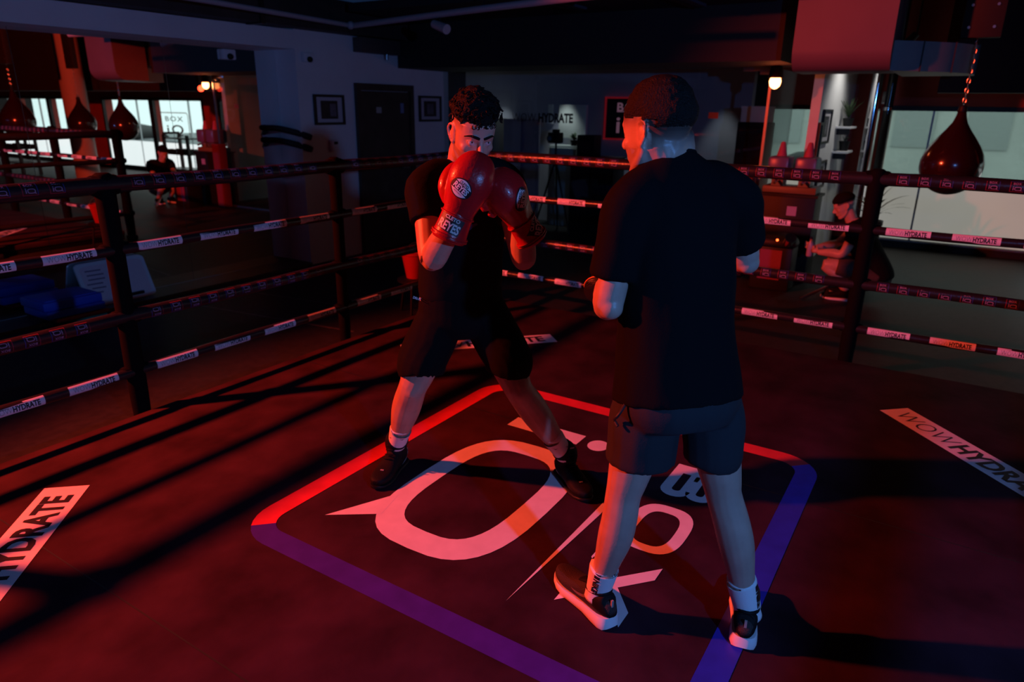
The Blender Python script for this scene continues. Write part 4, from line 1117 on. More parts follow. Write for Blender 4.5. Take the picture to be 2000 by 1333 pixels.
# door
dr = thing('door_1', (6.92, YW, GF), None, None, kind='structure')
fr = MB()
for b in ((6.40, 6.47, GF, 1.92), (7.37, 7.44, GF, 1.92), (6.47, 7.37, 1.84, 1.92)): fr.box(b[0], b[1], YW-0.05, YW-0.001, b[2], b[3])
put('door_frame', fr, M_wood, dr)
put('door_leaf', MB().box(6.475, 7.365, YW-0.028, YW-0.002, GF+0.005, 1.835), M_wood, dr)
put('door_plaque', MB().box(6.74, 6.83, YW-0.032, YW-0.0285, 1.58, 1.65), mat('pale_plaque', (0.45, 0.45, 0.42), 0.4), dr)
put('door_sign', MB().box(7.19, 7.25, YW-0.032, YW-0.0285, 1.58, 1.70), mat('blue_sign', (0.2, 0.3, 0.5), 0.4), dr)
hd = put('door_handle', MB().cyl((7.27, YW-0.03, 0.9), (7.27, YW-0.075, 0.9), 0.012).cyl((7.27, YW-0.075, 0.9), (7.15, YW-0.075, 0.9), 0.010), M_metal, dr)
# small dispenser and security cameras
t = thing('wall_dispenser', (6.0, YW, 1.15), 'small white dispenser on the wall under the wide picture', 'dispenser')
put('case', MB().box(5.945, 6.06, YW-0.06, YW-0.001, 1.15, 1.28, bev=0.01), M_wall, t)
put('window', MB().box(5.975, 6.03, YW-0.064, YW-0.0605, 1.235, 1.265), M_blackplastic, t)
def wall_camera(x, y, z, label):
    t = thing('security_camera', (x, y, z), label, 'camera')
    put('bracket', MB().box(x-0.075, x+0.075, y-0.055, y-0.001, z-0.05, z+0.05, bev=0.012), M_wall, t)
    put('dome', MB().ell((x-0.005, y-0.065, z-0.02), (0.034, 0.03, 0.03)), M_blackplastic, t)
wall_camera(5.70, YW, 2.155, 'white security camera with dark dome by the end of the beam')
wall_camera(4.94, YM, 2.145, 'white boxed security camera fixed to the mirror top')
# curved padded bars at the mirror's end
for z, nm in ((1.415, 'upper'), (1.285, 'lower')):
    o = put('padded_bar', MB().loft([(5.30, YM-0.012, z+0.005), (5.42, YM-0.10, z+0.0), (5.53, YM-0.25, z-0.04), (5.61, YM-0.37, z-0.085), (5.63, YM-0.40, z-0.098)], [0.030, 0.032, 0.034, 0.036, 0.030], n=16, sub=4).mesh('padded_bar', True), mat('black_foam', (0.014, 0.014, 0.018), 0.6, bump=0.2))
    tag(o, '%s of the two curved black padded bars beside the mirror end' % nm, 'padded bar', 'padded bars by the mirror')
# whiteboard leaning on the mirror
t = thing('whiteboard', (3.40, 6.30, GF), 'small whiteboard leaning on the mirror behind a rope post', 'whiteboard')
def lean(u, v, off=0.0): return (3.06+0.64*u, 6.42+0.16*v-off, GF+0.03+0.37*v)
def board(o0, o1, inset, name, m, par):
    pts = rrect(0.5, 0.5, 1-2*inset, 1-2*inset*1.5, 0.09, 5)
    mb = MB(); n = len(pts)
    mb.add([lean(*p, o0) for p in pts]+[lean(*p, o1) for p in pts], [tuple(range(n-1, -1, -1)), tuple(range(n, 2*n))]+[(i, (i+1) % n, n+(i+1) % n, n+i) for i in range(n)])
    return put(name, mb, m, par)
board(0.0, 0.025, 0.0, 'rim', mat('pale_blue_rim', (0.62, 0.78, 0.85), 0.4), t)
bd = board(0.0252, 0.028, 0.05, 'writing_surface', mat('whiteboard_enamel', (0.66, 0.66, 0.75), 0.3), t)
rng = random.Random(5)
for k in range(6):
    v = 0.80-0.10*k; u0 = 0.08+rng.uniform(0, 0.05); u1 = 0.30+rng.uniform(-0.05, 0.06)
    put('pen_line', MB().add([lean(u0, v, 0.0288), lean(u1, v-0.01, 0.0288), lean(u1, v+0.022, 0.0288), lean(u0, v+0.03, 0.0288)], [(0, 1, 2, 3)]), mat('pen_ink', (0.16, 0.17, 0.28), 0.5), bd)
put('pen_tray', MB().box(3.42, 3.56, 6.36, 6.385, GF+0.07, GF+0.095), M_blackplastic, t)
# aerobic steps and mats in a stack
for (x0, x1, y0, y1, z0, z1, c, lab) in ((2.78, 3.05, 6.08, 6.36, GF, GF+0.055, (0.0, 0.30, 0.24), 'green foam block lowest in the stack beside the whiteboard'),
                                         (2.62, 3.06, 6.05, 6.40, GF+0.056, GF+0.10, (0.25, 0.01, 0.02), 'red foam pad under the blue steps beside the whiteboard'),
                                         (2.55, 3.02, 6.03, 6.42, GF+0.101, GF+0.175, (0.008, 0.07, 0.62), 'lower of two blue exercise steps stacked beside the whiteboard'),
                                         (2.53, 3.00, 6.02, 6.41, GF+0.176, GF+0.255, (0.008, 0.075, 0.66), 'upper of two blue exercise steps stacked beside the whiteboard')):
    t = thing('exercise_step', ((x0+x1)/2, (y0+y1)/2, z0), lab, 'exercise step', 'stack of steps by the mirror')
    m = mat('foam_%d' % int(c[2]*100+c[0]*1000), c, 0.6, bump=0.1)
    put('slab', MB().box(x0, x1, y0, y1, z0, z1-0.008, bev=0.012), m, t)
    put('top_tread', MB().box(x0+0.03, x1-0.03, y0+0.03, y1-0.03, z1-0.012, z1, bev=0.003), m, t)
t = thing('storage_crate', (1.95, 6.2, GF), 'pale crate on the floor at the left edge of the mirror', 'crate')
put('body', MB().box(1.78, 2.02, 6.05, 6.35, GF, GF+0.26, bev=0.015), mat('pale_blue_plastic', (0.35, 0.42, 0.5), 0.5), t)
put('lid', MB().box(1.77, 2.03, 6.04, 6.36, GF+0.26, GF+0.29, bev=0.008), mat('pale_blue_plastic', (0.35, 0.42, 0.5), 0.5), t)
# tape lines on the gym floor
for i, (p, q) in enumerate((((4.28, 6.12), (4.48, 4.75)), ((3.74, 5.75), (3.97, 4.05)), ((5.9, 5.1), (7.1, 4.9)))):
    d = (Vector((*q, 0))-Vector((*p, 0))).normalized(); n_ = Vector((-d.y, d.x, 0))*0.014
    a, b = Vector((*p, GF+0.0012)), Vector((*q, GF+0.0012))
    o = put('floor_tape', MB().add([a-n_, b-n_, b+n_, a+n_], [(0, 1, 2, 3)]), mat('worn_grey_tape', (0.09, 0.088, 0.09), 0.7, var=0.4, vscale=30))
    tag(o, ['grey tape line on the floor nearest the mirror', 'grey tape line on the floor close to the left ropes', 'grey tape line on the floor below the dark door'][i], 'floor tape')
# red bucket on a stool outside the far corner, seen in the mirror
t = thing('corner_stool', (4.74, 4.02, GF), 'black stool outside the ropes carrying a red bucket, seen in the mirror', 'stool')
put('seat', MB().lathe([(0.14, 0.0), (0.16, 0.01), (0.16, 0.03), (0.14, 0.04)], 20, (4.74, 4.02, 0.16)), M_blackplastic, t)
for a in range(4):
    c, s_ = math.cos(a*PI/2+0.4), math.sin(a*PI/2+0.4)
    put('leg', MB().cyl((4.74+0.1*c, 4.02+0.1*s_, 0.165), (4.74+0.14*c, 4.02+0.14*s_, GF), 0.012, n=10), M_blackmetal, t)
t = thing('bucket', (4.74, 4.02, 0.2), 'red plastic bucket standing on a stool, seen in the mirror', 'bucket')
put('shell', MB().lathe([(0.075, 0.0), (0.112, 0.21), (0.118, 0.215), (0.118, 0.235), (0.108, 0.235), (0.10, 0.20), (0.07, 0.02)], 24, (4.74, 4.02, 0.201)), mat('red_bucket_plastic', (0.55, 0.02, 0.015), 0.4), t)
put('bail', MB().tube([(4.74+0.118*math.cos(a), 4.02, 0.42+0.10*math.sin(a)) for a in [PI*k/10 for k in range(11)]], 0.003), M_metal, t)
# ------------------------------------------------------------------ glass partition and the room behind it
gp = thing('glass_partition', (XG, 4.0, GF), 'frameless glass partition below the dark bulkhead', 'glass partition')
ys = [1.9, 3.36, 4.82, YW-0.01]
for i, (a, b) in enumerate(zip(ys[:-1], ys[1:])):
    put('glass_pane', MB().box(XG, XG+0.012, a+0.004, b-0.004, GF+0.02, 2.115), M_glass, gp)
put('glass_pane', MB().box(XG+0.016, 9.4, 1.896, 1.908, GF+0.02, 2.115), M_glass, gp)
put('floor_channel', MB().box(XG-0.01, XG+0.022, 1.9, YW-0.01, GF, GF+0.025), M_metal, gp)
put('patch_fitting', MB().box(XG-0.014, XG+0.03, 1.885, 2.02, 2.04, 2.118, bev=0.004), M_metal, gp)
put('patch_fitting', MB().box(XG-0.008, XG+0.022, 2.02, 2.2, 2.075, 2.118, bev=0.004), M_metal, gp)
put('corner_post', MB().box(XG-0.012, XG+0.018, 1.884, 1.91, GF, 2.04), M_metal, gp)
# lettering applied to the glass
gl = MB()
fn = lambda x, y: (XG-0.001, 4.66-x, 1.55+y)
put('glass_lettering', add_flat(MB(), text2d('WOW', 0.15, -0.002, 1.05, width=0.36), fn, (-0.30, 0)), M_black, gp)
put('glass_lettering', add_flat(MB(), text2d('HYDRATE', 0.15, 0.006, 1.0, width=0.50), fn, (0.17, 0)), M_black, gp)
put('orange_notice', MB().box(XG-0.003, XG-0.001, 2.42, 2.53, 1.585, 1.65), mat('orange_card', (0.75, 0.10, 0.02), 0.6), gp)

# red lamp at the glass corner
t = thing('red_lamp', (8.02, 1.86, 1.9), 'glowing red lamp at the top corner of the glass partition', 'lamp')
put('lamp_shade', MB().lathe([(0.035, 0.16), (0.06, 0.15), (0.075, 0.05), (0.072, 0.04), (0.055, 0.14), (0.03, 0.15)], 20, (8.02, 1.83, 1.96)), M_blackmetal, t)
put('bulb', MB().lathe([(0.014, 0.12), (0.024, 0.10), (0.050, 0.055), (0.060, 0.015), (0.050, -0.028), (0.024, -0.052), (0.004, -0.058)], 18, (8.02, 1.83, 1.95)).mesh('bulb', True), mat('lit_red_bulb', (0.9, 0.2, 0.1), 0.4, emit=(1.0, 0.26, 0.08), estr=16.0), t)
put('cable', MB().tube([(8.02, 1.83, 2.11), (8.01, 1.83, 2.16), (8.0, 1.8, 2.3)], 0.006, sub=2), M_blackmetal, t)
ld = bpy.data.lights.new('red_lamp_light', 'POINT'); ld.color = (1.0, 0.035, 0.012); ld.energy = 1.0; ld.shadow_soft_size = 0.05
lo = bpy.data.objects.new('red_lamp_light', ld); COL.objects.link(lo); lo.location = (7.94, 1.80, 1.9)

M_greypanel = mat('blue_grey_panel', (0.22, 0.21, 0.30), 0.6, var=0.15, vscale=2)
def simple(name, label, cat, parts, loc, group=None):
    t = thing(name, loc, label, cat, group)
    for pn, mb, m in parts: put(pn, mb, m, t)
    return t
# illuminated sign on the back wall
t = thing('logo_sign', (10.19, 4.3, 1.24), 'dark square sign with red edge reading BOX iQ behind the glass', 'sign')
put('panel', MB().box(10.15, 10.199, 3.86, 4.74, 1.24, 1.82), mat('sign_black', (0.02, 0.012, 0.016), 0.4), t)
ed = MB()
for b in ((3.84, 4.76, 1.22, 1.245), (3.84, 4.76, 1.815, 1.84), (4.735, 4.76, 1.22, 1.84), (3.84, 3.865, 1.22, 1.84)): ed.box(10.13, 10.199, b[0], b[1], b[2], b[3])
put('lit_edge', ed, mat('sign_red_glow', (0.3, 0.01, 0.02), 0.4, emit=(1.0, 0.03, 0.06), estr=0.10), t)
fs = lambda x, y: (10.149, 4.3-x, 1.53+y)
put('lettering', add_flat(MB(), text2d('BOX', 0.17, 0.004, 1.15, width=0.46), fs, (-0.03, 0.165)), mat('sign_letters', (0.4, 0.2, 0.3), 0.4, emit=(0.5, 0.22, 0.32), estr=0.22), t)
put('lettering', add_flat(MB(), text2d('iQ', 0.34, 0.004, 1.1, width=0.46), fs, (-0.03, -0.11)), MATS['sign_letters'], t)
put('divider', MB().box(10.146, 10.1495, 4.02, 4.56, 1.625, 1.637), MATS['sign_letters'], t)
# pale display board on the back wall
simple('display_board', 'pale board on the back wall behind the glass lettering', 'board', [('board', MB().box(10.16, 10.199, 5.10, 5.56, 1.22, 1.72, bev=0.006), mat('pale_board', (0.80, 0.82, 0.74), 0.6, var=0.05)), ('edge', MB().box(10.15, 10.199, 5.07, 5.10, 1.2, 1.72), M_wall)], (10.19, 5.3, 1.22))
simple('wall_strip', 'narrow pale strip left of the display board behind the glass', 'panel', [('strip', MB().box(10.17, 10.199, 5.68, 5.76, 1.45, 1.72), mat('pale_board', (0.5, 0.52, 0.46), 0.6)), ('cap', MB().box(10.165, 10.199, 5.67, 5.77, 1.43, 1.45), M_wall)], (10.19, 5.7, 1.45))
# screens and storage
simple('room_divider', 'blue grey folding screen standing behind the glass', 'screen', [('panel', MB().box(9.62, 9.66, 5.60, 5.90, GF+0.02, 1.50), M_greypanel), ('panel', MB().box(9.58, 9.62, 5.90, 6.22, GF+0.02, 1.50), M_greypanel), ('foot', MB().box(9.52, 9.74, 5.60, 6.22, GF, GF+0.02), M_blackmetal)], (9.6, 5.9, GF))
simple('grey_locker', 'tall grey locker at the left end of the glazed room', 'locker', [('body', MB().box(9.7, 10.1, 6.5, 6.95, GF, 1.5, bev=0.008), mat('locker_grey', (0.25, 0.25, 0.22), 0.5)), ('door', MB().box(9.68, 9.70, 6.52, 6.93, GF+0.04, 1.48), mat('locker_grey', (0.25, 0.25, 0.22), 0.5)), ('handle', MB().box(9.66, 9.68, 6.56, 6.58, 0.7, 0.85), M_blackmetal)], (9.9, 6.7, GF))
cb = thing('dark_sideboard', (9.6, 4.6, GF), 'black sideboard behind the glass under the sign', 'sideboard')
put('body', MB().box(9.45, 9.85, 4.25, 4.95, GF, 0.98, bev=0.01), M_blackplastic, cb)
for k in range(2): put('door', MB().box(9.43, 9.45, 4.27+0.345*k, 4.59+0.345*k, GF+0.05, 0.95), M_blackplastic, cb)
put('top', MB().box(9.43, 9.87, 4.23, 4.97, 0.98, 1.0), M_blackmetal, cb)
simple('loudspeaker', 'black loudspeaker on the sideboard behind the glass', 'speaker', [('cabinet', MB().box(9.5, 9.75, 4.60, 4.88, 1.001, 1.30, bev=0.01), M_blackplastic), ('cone', MB().lathe([(0.09, 0), (0.08, 0.012), (0.03, 0.004)], 20).xf(Matrix.Translation((9.495, 4.74, 1.13)) @ Matrix.Rotation(-PI/2, 4, 'Y')), M_blackmetal)], (9.6, 4.74, 1.0))
# pale cabinet with a camera on a stand in front of the display board
simple('pale_cabinet', 'pale cabinet below the display board behind the glass', 'cabinet', [('body', MB().box(9.85, 10.19, 5.05, 5.55, GF, 1.12, bev=0.008), mat('pale_cabinet_paint', (0.48, 0.52, 0.48), 0.5)), ('door', MB().box(9.835, 9.85, 5.07, 5.53, GF+0.05, 1.08), mat('pale_cabinet_paint', (0.48, 0.52, 0.48), 0.5)), ('knob', MB().ell((9.83, 5.12, 0.6), (0.012, 0.012, 0.012)), M_metal)], (10.0, 5.3, GF))
t = thing('camera_stand', (9.3, 5.12, GF), 'black tripod standing behind the glass near the display board', 'tripod')
for k in range(3):
    a = 2*PI*k/3+0.3
    put('leg', MB().cyl((9.3, 5.12, 0.95), (9.3+0.32*math.cos(a), 5.12+0.32*math.sin(a), GF), 0.016, 0.012, n=8), M_blackmetal, t)
put('column', MB().cyl((9.3, 5.12, 0.85), (9.3, 5.12, 1.18), 0.016), M_blackmetal, t)
t = thing('video_camera', (9.3, 5.12, 1.18), 'black camera with pale blue lens on a tripod behind the glass', 'camera')
put('body', MB().box(9.22, 9.38, 5.04, 5.22, 1.181, 1.33, bev=0.012), M_blackplastic, t)
put('top_grip', MB().box(9.26, 9.36, 5.09, 5.17, 1.33, 1.375, bev=0.008), M_blackplastic, t)
put('lens', MB().cyl((9.22, 5.13, 1.25), (9.12, 5.13, 1.25), 0.045, 0.05), M_blackplastic, t)
put('lens_glass', MB().ell((9.12, 5.13, 1.25), (0.008, 0.036, 0.036)), mat('lens_coating', (0.05, 0.16, 0.2), 0.1), t)
def leafy(name, label, cat, loc, pot_r, pot_h, n, lmin, lmax, spread, seed, up=0.6, group=None, pot=True):
    rng = random.Random(seed); x, y, z = loc
    t = thing(name, loc, label, cat, group)
    if pot:
        put('pot', MB().lathe([(pot_r*0.75, 0), (pot_r, pot_h*0.9), (pot_r*1.05, pot_h*0.92), (pot_r*1.05, pot_h), (pot_r*0.9, pot_h), (pot_r*0.85, pot_h*0.9)], 18, loc), M_blackplastic, t)
    lm = mat('dark_green_leaf', (0.035, 0.07, 0.025), 0.5, var=0.3, vscale=20)
    for k in range(n):
        a = rng.uniform(0, 2*PI); L = rng.uniform(lmin, lmax); e = rng.uniform(up, 1.45)
        d = Vector((math.cos(a)*math.cos(e), math.sin(a)*math.cos(e), math.sin(e)))
        p0 = Vector((x, y, z+(pot_h if pot else 0))); pts = []; dd = d.copy()
        P = p0.copy(); N = 6; vs = []
        side = Vector((-math.sin(a), math.cos(a), 0))
        for q in range(N+1):
            w = 0.012*spread*math.sin(PI*(0.12+0.88*q/N))+0.001
            vs += [P-side*w, P+side*w+Vector((0, 0, 0.001))]
            P = P+dd*(L/N); dd = (dd+Vector((math.cos(a)*0.05, math.sin(a)*0.05, -0.22*spread*0.5))).normalized()
        put('leaf', MB().add(vs, [(2*q, 2*q+1, 2*q+3, 2*q+2) for q in range(N)]).mesh('leaf', True), lm, t)
    return t
leafy('potted_plant', 'bushy dark plant on the pale cabinet behind the glass', 'plant', (9.95, 5.16, 1.121), 0.06, 0.08, 22, 0.08, 0.16, 1.6, 11, 0.5)
# downlights of the glazed room
for i, (x, y) in enumerate(((9.85, 6.6), (9.85, 5.42), (9.85, 4.12), (9.85, 2.95))):
    t = thing('downlight', (x, y, 2.3), ['recessed downlight furthest left behind the glass', 'recessed downlight above the display board', 'recessed downlight above the logo sign', 'recessed downlight nearest the glass corner'][i], 'light', 'downlights behind the glass')
    put('rim', MB().lathe([(0.05, 0.0), (0.055, -0.012), (0.04, -0.014), (0.035, -0.004)], 18, (x, y, 2.299)), M_metal, t)
    put('diffuser', MB().lathe([(0.034, -0.003), (0.034, -0.006)], 16, (x, y, 2.299)), mat('lit_diffuser', (0.6, 0.6, 0.6), 0.5, emit=(0.75, 0.8, 0.9), estr=0.5), t)
    d = bpy.data.lights.new('downlight_beam', 'SPOT'); d.energy = 34 if i != 3 else 16; d.color = (0.75, 0.85, 0.9); d.spot_size = math.radians(48); d.spot_blend = 0.7; d.shadow_soft_size = 0.03
    o = bpy.data.objects.new('downlight_beam', d); COL.objects.link(o); o.location = (x, y, 2.27); o.rotation_euler = Vector((0.12, 0, -1)).to_track_quat('-Z', 'Y').to_euler()
# tall dark gear cabinet by the glass corner
t = thing('gear_cabinet', (9.2, 2.3, GF), 'black gear cabinet standing just inside the glass corner', 'cabinet')
put('body', MB().box(9.02, 9.4, 2.08, 2.44, GF, 1.54, bev=0.01), M_blackplastic, t)
put('door', MB().box(9.0, 9.02, 2.1, 2.42, GF+0.05, 1.5), M_blackplastic, t)
put('handle', MB().box(8.985, 9.0, 2.13, 2.145, 0.7, 0.9), M_metal, t)
simple('white_box', 'white storage box on top of the black gear cabinet', 'box', [('carton', MB().box(9.05, 9.38, 2.10, 2.42, 1.541, 1.70, bev=0.004), mat('pale_board', (0.5, 0.52, 0.46), 0.6)), ('lid', MB().box(9.045, 9.385, 2.095, 2.425, 1.70, 1.725), mat('pale_board', (0.5, 0.52, 0.46), 0.6))], (9.2, 2.26, 1.54))
# ------------------------------------------------------------------ right-hand side: duct, bag, counter, visitor
t = thing('ventilation_duct', (7.0, 1.0, 2.0), 'large painted ventilation duct dropping from the ceiling at upper right', 'duct')
prof = [(6.7, CEIL), (6.7, 2.16), (6.715, 2.10), (6.75, 2.05), (6.80, 2.015), (6.86, 2.0), (7.25, 2.0), (7.25, CEIL)]
mb = MB(); n = len(prof)
mb.add([(x, 0.66, z) for x, z in prof]+[(x, 1.42, z) for x, z in prof], [tuple(range(n)), tuple(range(2*n-1, n-1, -1))]+[(i, n+i, n+(i+1) % n, (i+1) % n) for i in range(n)])
put('drop', mb, M_galv, t)
plan = [(6.84, 0.66), (7.02, 0.46), (7.27, 0.24), (7.58, 0.075), (7.98, 0.075), (8.0, 0.66)]
M_galv2 = mat('grey_duct_sheet', (0.30, 0.30, 0.32), 0.5, var=0.06)
el = MB(); el.prism(plan, 2.005, 2.235)
put('elbow', el, M_galv2, t)
for (a, b) in zip(plan[:3], plan[1:4]):
    p = Vector((*b, 0)); 
    put('elbow_seam', MB().box(p.x-0.006, p.x+0.006, p.y-0.008, p.y+0.004, 2.0, 2.24), M_blackmetal, t)
put('duct_liner', MB().box(7.255, 7.9, 0.70, 1.38, 2.24, CEIL), mat('navy_duct_wrap', (0.02, 0.024, 0.045), 0.7), t)
# teardrop punch bag on a chain
def teardrop(x, y, zb, label, k=1.0, top=2.28, mount=True, group=None):
    t = thing('teardrop_bag', (x, y, zb), label, 'punch bag', 'teardrop punch bags')
    R = 0.25*k
    prof = []
    for i in range(15):
        a = -PI/2+PI*0.5*1.10*i/14
        prof.append((max(0.004, R*math.cos(a)), R*1.02+R*1.02*math.sin(a)))
    r0, z0 = prof[-1]
    for (f, dz) in ((0.93, 0.06), (0.78, 0.13), (0.58, 0.20), (0.38, 0.265), (0.24, 0.32), (0.17, 0.37), (0.14, 0.405), (0.12, 0.42)):
        prof.append((r0*f, z0+dz*k))
    put('bag_body', MB().lathe(prof, 32, (x, y, zb)).mesh('bag_body', True), mat('maroon_glossy_vinyl', (0.022, 0.004, 0.006), 0.18, spec=0.6, coat=0.4), t)
    zt = zb+prof[-1][1]
    put('collar', MB().lathe([(0.036*k, 0), (0.04*k, 0.01), (0.03*k, 0.05), (0.012, 0.06)], 16, (x, y, zt-0.012)), M_blackplastic, t)
    put('eyelet', MB().tube([(x+0.018*math.cos(a), y+0.003, zt+0.06+0.018*math.sin(a)) for a in [2*PI*q/14 for q in range(14)]], 0.004, n=6, closed=True), M_chrome, t)
    z = zt+0.085; kk = 0
    L = 0.052
    while z < top-0.03:
        pts = []
        for q in range(12):
            a = 2*PI*q/12; c, s_ = math.cos(a)*0.012, math.sin(a)*0.024
            pts.append((x+(c if kk % 2 else 0), y+(0 if kk % 2 else c), z+s_))
        put('chain_link', MB().tube(pts, 0.0042, n=6, closed=True), M_metal, t); z += L*0.76; kk += 1
    if mount:
        m = put('ceiling_mount', MB().box(x-0.05, x+0.05, y-0.16, y+0.13, top, CEIL, bev=0.006), mat('mount_timber', (0.012, 0.007, 0.006), 0.7), t)
        for (dy, dz) in ((0.08, 0.08), (-0.10, 0.08), (0.08, 0.25), (-0.10, 0.25)):
            put('bolt', MB().cyl((x-0.05, y+dy, top+dz), (x-0.062, y+dy, top+dz), 0.012, n=6), M_metal, m)
        put('hook', MB().tube([(x, y, top+0.0), (x, y, top-0.02), (x, y+0.012, top-0.035), (x, y, top-0.045)], 0.005, sub=2), M_chrome, m)
teardrop(7.45, 0.10, 0.985, 'glossy maroon teardrop bag hanging in front of the right window')
teardrop(7.95, -2.3, 0.95, 'teardrop bag seen in the mirror beside the red column', 1.05)
teardrop(6.5, -1.7, 1.0, 'teardrop bag seen at the left edge of the mirror', 1.15)
# chrome column and window corner
t = thing('chrome_column', (10.3, 1.08, GF), 'slim chrome column between the white wall and the window', 'column')
put('shaft', MB().cyl((10.3, 1.10, GF+0.04), (10.3, 1.10, 2.3), 0.075, n=24), M_chrome, t)
put('foot', MB().cyl((10.3, 1.10, GF), (10.3, 1.10, GF+0.04), 0.11, n=24), M_chrome, t)
put('capital', MB().cyl((10.3, 1.10, 2.3), (10.3, 1.10, CEIL), 0.10, n=24), M_blackmetal, t)
t = thing('black_column', (10.75, 1.0, GF), 'dark column right of the chrome one', 'column')
put('shaft', MB().cyl((10.75, 0.98, GF), (10.75, 0.98, CEIL), 0.055, n=20), mat('dark_gloss', (0.03, 0.03, 0.032), 0.15), t)
put('ring', MB().cyl((10.75, 0.98, 1.70), (10.75, 0.98, 1.74), 0.065, n=20), M_chrome, t)
simple('wall_speaker', 'small round white speaker above the window corner', 'speaker', [('disc', MB().lathe([(0.07, 0), (0.075, 0.02), (0.05, 0.04), (0.02, 0.045)], 20).xf(Matrix.Translation((11.09, 1.08, 1.87)) @ Matrix.Rotation(-PI/2, 4, 'Y')), mat('pale_speaker', (0.5, 0.5, 0.5), 0.4)), ('bracket', MB().box(11.06, 11.099, 1.04, 1.12, 1.785, 1.80), M_metal)], (11.09, 1.08, 1.8))
struct('trim_5', MB().box(8.9, 9.2, -14, 0.38, 1.88, CEIL), M_soffit, 'dark beam across the windows')
# pictures and shelves on the short white wall
picture_y(8.80, 9.33, 1.32, 1.70, 1.45, 'upper black framed picture on the short white wall', (0.4, 0.6))
picture_y(8.62, 8.79, 1.02, 1.56, 1.45, 'narrow framed picture nearest the end of the white wall', (0.4, 0.6))
picture_y(8.95, 9.45, 0.80, 1.12, 1.45, 'lowest black framed picture on the short white wall', (0.4, 0.6))
for i, (z, seed) in enumerate(((1.50, 3), (1.20, 4))):
    t = thing('wall_shelf', (10.1, 1.4, z), ['upper small white wall shelf carrying a spiky plant', 'lower small white wall shelf carrying a black pot'][i], 'shelf', 'plant shelves on the white wall')
    put('board', MB().box(9.85, 10.35, 1.27, 1.449, z-0.022, z), M_wall, t)
    put('bracket', MB().box(10.0, 10.02, 1.30, 1.449, z-0.10, z-0.022), M_blackmetal, t)
leafy('potted_plant', 'spiky green plant on the upper wall shelf', 'plant', (10.1, 1.35, 1.501), 0.065, 0.10, 30, 0.16, 0.30, 0.7, 21, 0.9)
leafy('potted_plant', 'low plant in a black pot on the lower wall shelf', 'plant', (10.1, 1.35, 1.201), 0.065, 0.12, 8, 0.05, 0.10, 0.6, 22, 0.7)
leafy('potted_palm', 'arching green palm behind the right rope post', 'plant', (9.0, 0.80, GF), 0.13, 0.62, 26, 0.28, 0.50, 1.7, 23, 0.7)
# added spotlight, put in to brighten the white wall
t = thing('spotlight', (9.6, 0.75, 2.45), 'added ceiling spotlight that brightens the short white wall', 'spotlight')
put('can', MB().cyl((9.6, 0.72, 2.52), (9.6, 0.80, 2.42), 0.04, 0.048, n=16), M_blackmetal, t)
put('stem', MB().cyl((9.6, 0.72, 2.50), (9.6, 0.72, CEIL), 0.01, n=8), M_blackmetal, t)
_d = bpy.data.lights.new('added_wall_fill', 'SPOT'); _d.energy = 22; _d.color = (1.0, 0.97, 0.92); _d.spot_size = math.radians(110); _d.spot_blend = 0.8; _d.shadow_soft_size = 0.04
_o = bpy.data.objects.new('added_wall_fill', _d); COL.objects.link(_o); _o.location = (9.6, 0.83, 2.39); _o.rotation_euler = Vector((0, 0.55, -0.85)).to_track_quat('-Z', 'Y').to_euler()
# counter with two drink coolers
t = thing('black_counter', (8.25, 1.55, GF), 'black counter unit carrying the purple drink dispenser', 'counter')
put('body', MB().box(8.03, 8.42, 1.26, 1.86, GF, 0.80, bev=0.01), M_blackplastic, t)
put('worktop', MB().box(8.01, 8.44, 1.24, 1.88, 0.80, 0.825), M_blackplastic, t)
put('label_card', MB().box(8.024, 8.029, 1.44, 1.54, 0.60, 0.70), mat('lilac_card', (0.35, 0.30, 0.55), 0.5), t)
t = thing('drink_dispenser', (8.22, 1.55, 0.826), 'twin bowl drink dispenser with purple translucent tanks and pink cones', 'drink dispenser')
M_purple = mat('purple_translucent_tank', (0.13, 0.10, 0.22), 0.3, spec=0.4)
put('base', MB().box(8.08, 8.38, 1.28, 1.84, 0.826, 0.90, bev=0.015), mat('pale_machine', (0.18, 0.18, 0.22), 0.5), t)
for y in (1.42, 1.70):
    b = put('tank', MB().box(8.06, 8.36, y-0.11, y+0.11, 0.98, 1.21, bev=0.03), M_purple, t)
    put('tank_neck', MB().box(8.12, 8.32, y-0.06, y+0.06, 0.90, 0.98), mat('pale_machine', (0.18, 0.18, 0.22), 0.5), b)
    put('cone', MB().lathe([(0.055, 0), (0.05, 0.02), (0.024, 0.14), (0.012, 0.15)], 18, (8.2, y, 1.212)), mat('pink_cone', (0.40, 0.06, 0.14), 0.6), b)
    put('tap', MB().cyl((8.07, y, 0.96), (8.0, y, 0.94), 0.016), M_chrome, b)
# black floor cooler with pink panel
t = thing('drinks_cooler', (7.62, 1.50, GF), 'black floor cooler with a pink front panel and red indicator light', 'cooler')
put('body', MB().box(7.48, 7.78, 1.32, 1.72, GF, 0.34, bev=0.02), M_blackplastic, t)
put('front_panel', MB().box(7.472, 7.48, 1.42, 1.64, 0.0, 0.31), mat('pink_panel', (0.22, 0.03, 0.08), 0.5), t)
put('lid', MB().loft([(7.63, 1.52, 0.34), (7.63, 1.52, 0.38), (7.63, 1.52, 0.44), (7.63, 1.52, 0.47)], [(0.16, 0.21), (0.17, 0.22), (0.14, 0.18), (0.05, 0.08)], ref=(1, 0, 0), n=24, sub=2, power=3).mesh('lid', True), M_blackplastic, t)
put('indicator', MB().ell((7.455, 1.48, 0.42), (0.012, 0.012, 0.012)), mat('red_indicator', (0.9, 0.1, 0.05), 0.3, emit=(1.0, 0.10, 0.02), estr=6.0), t)
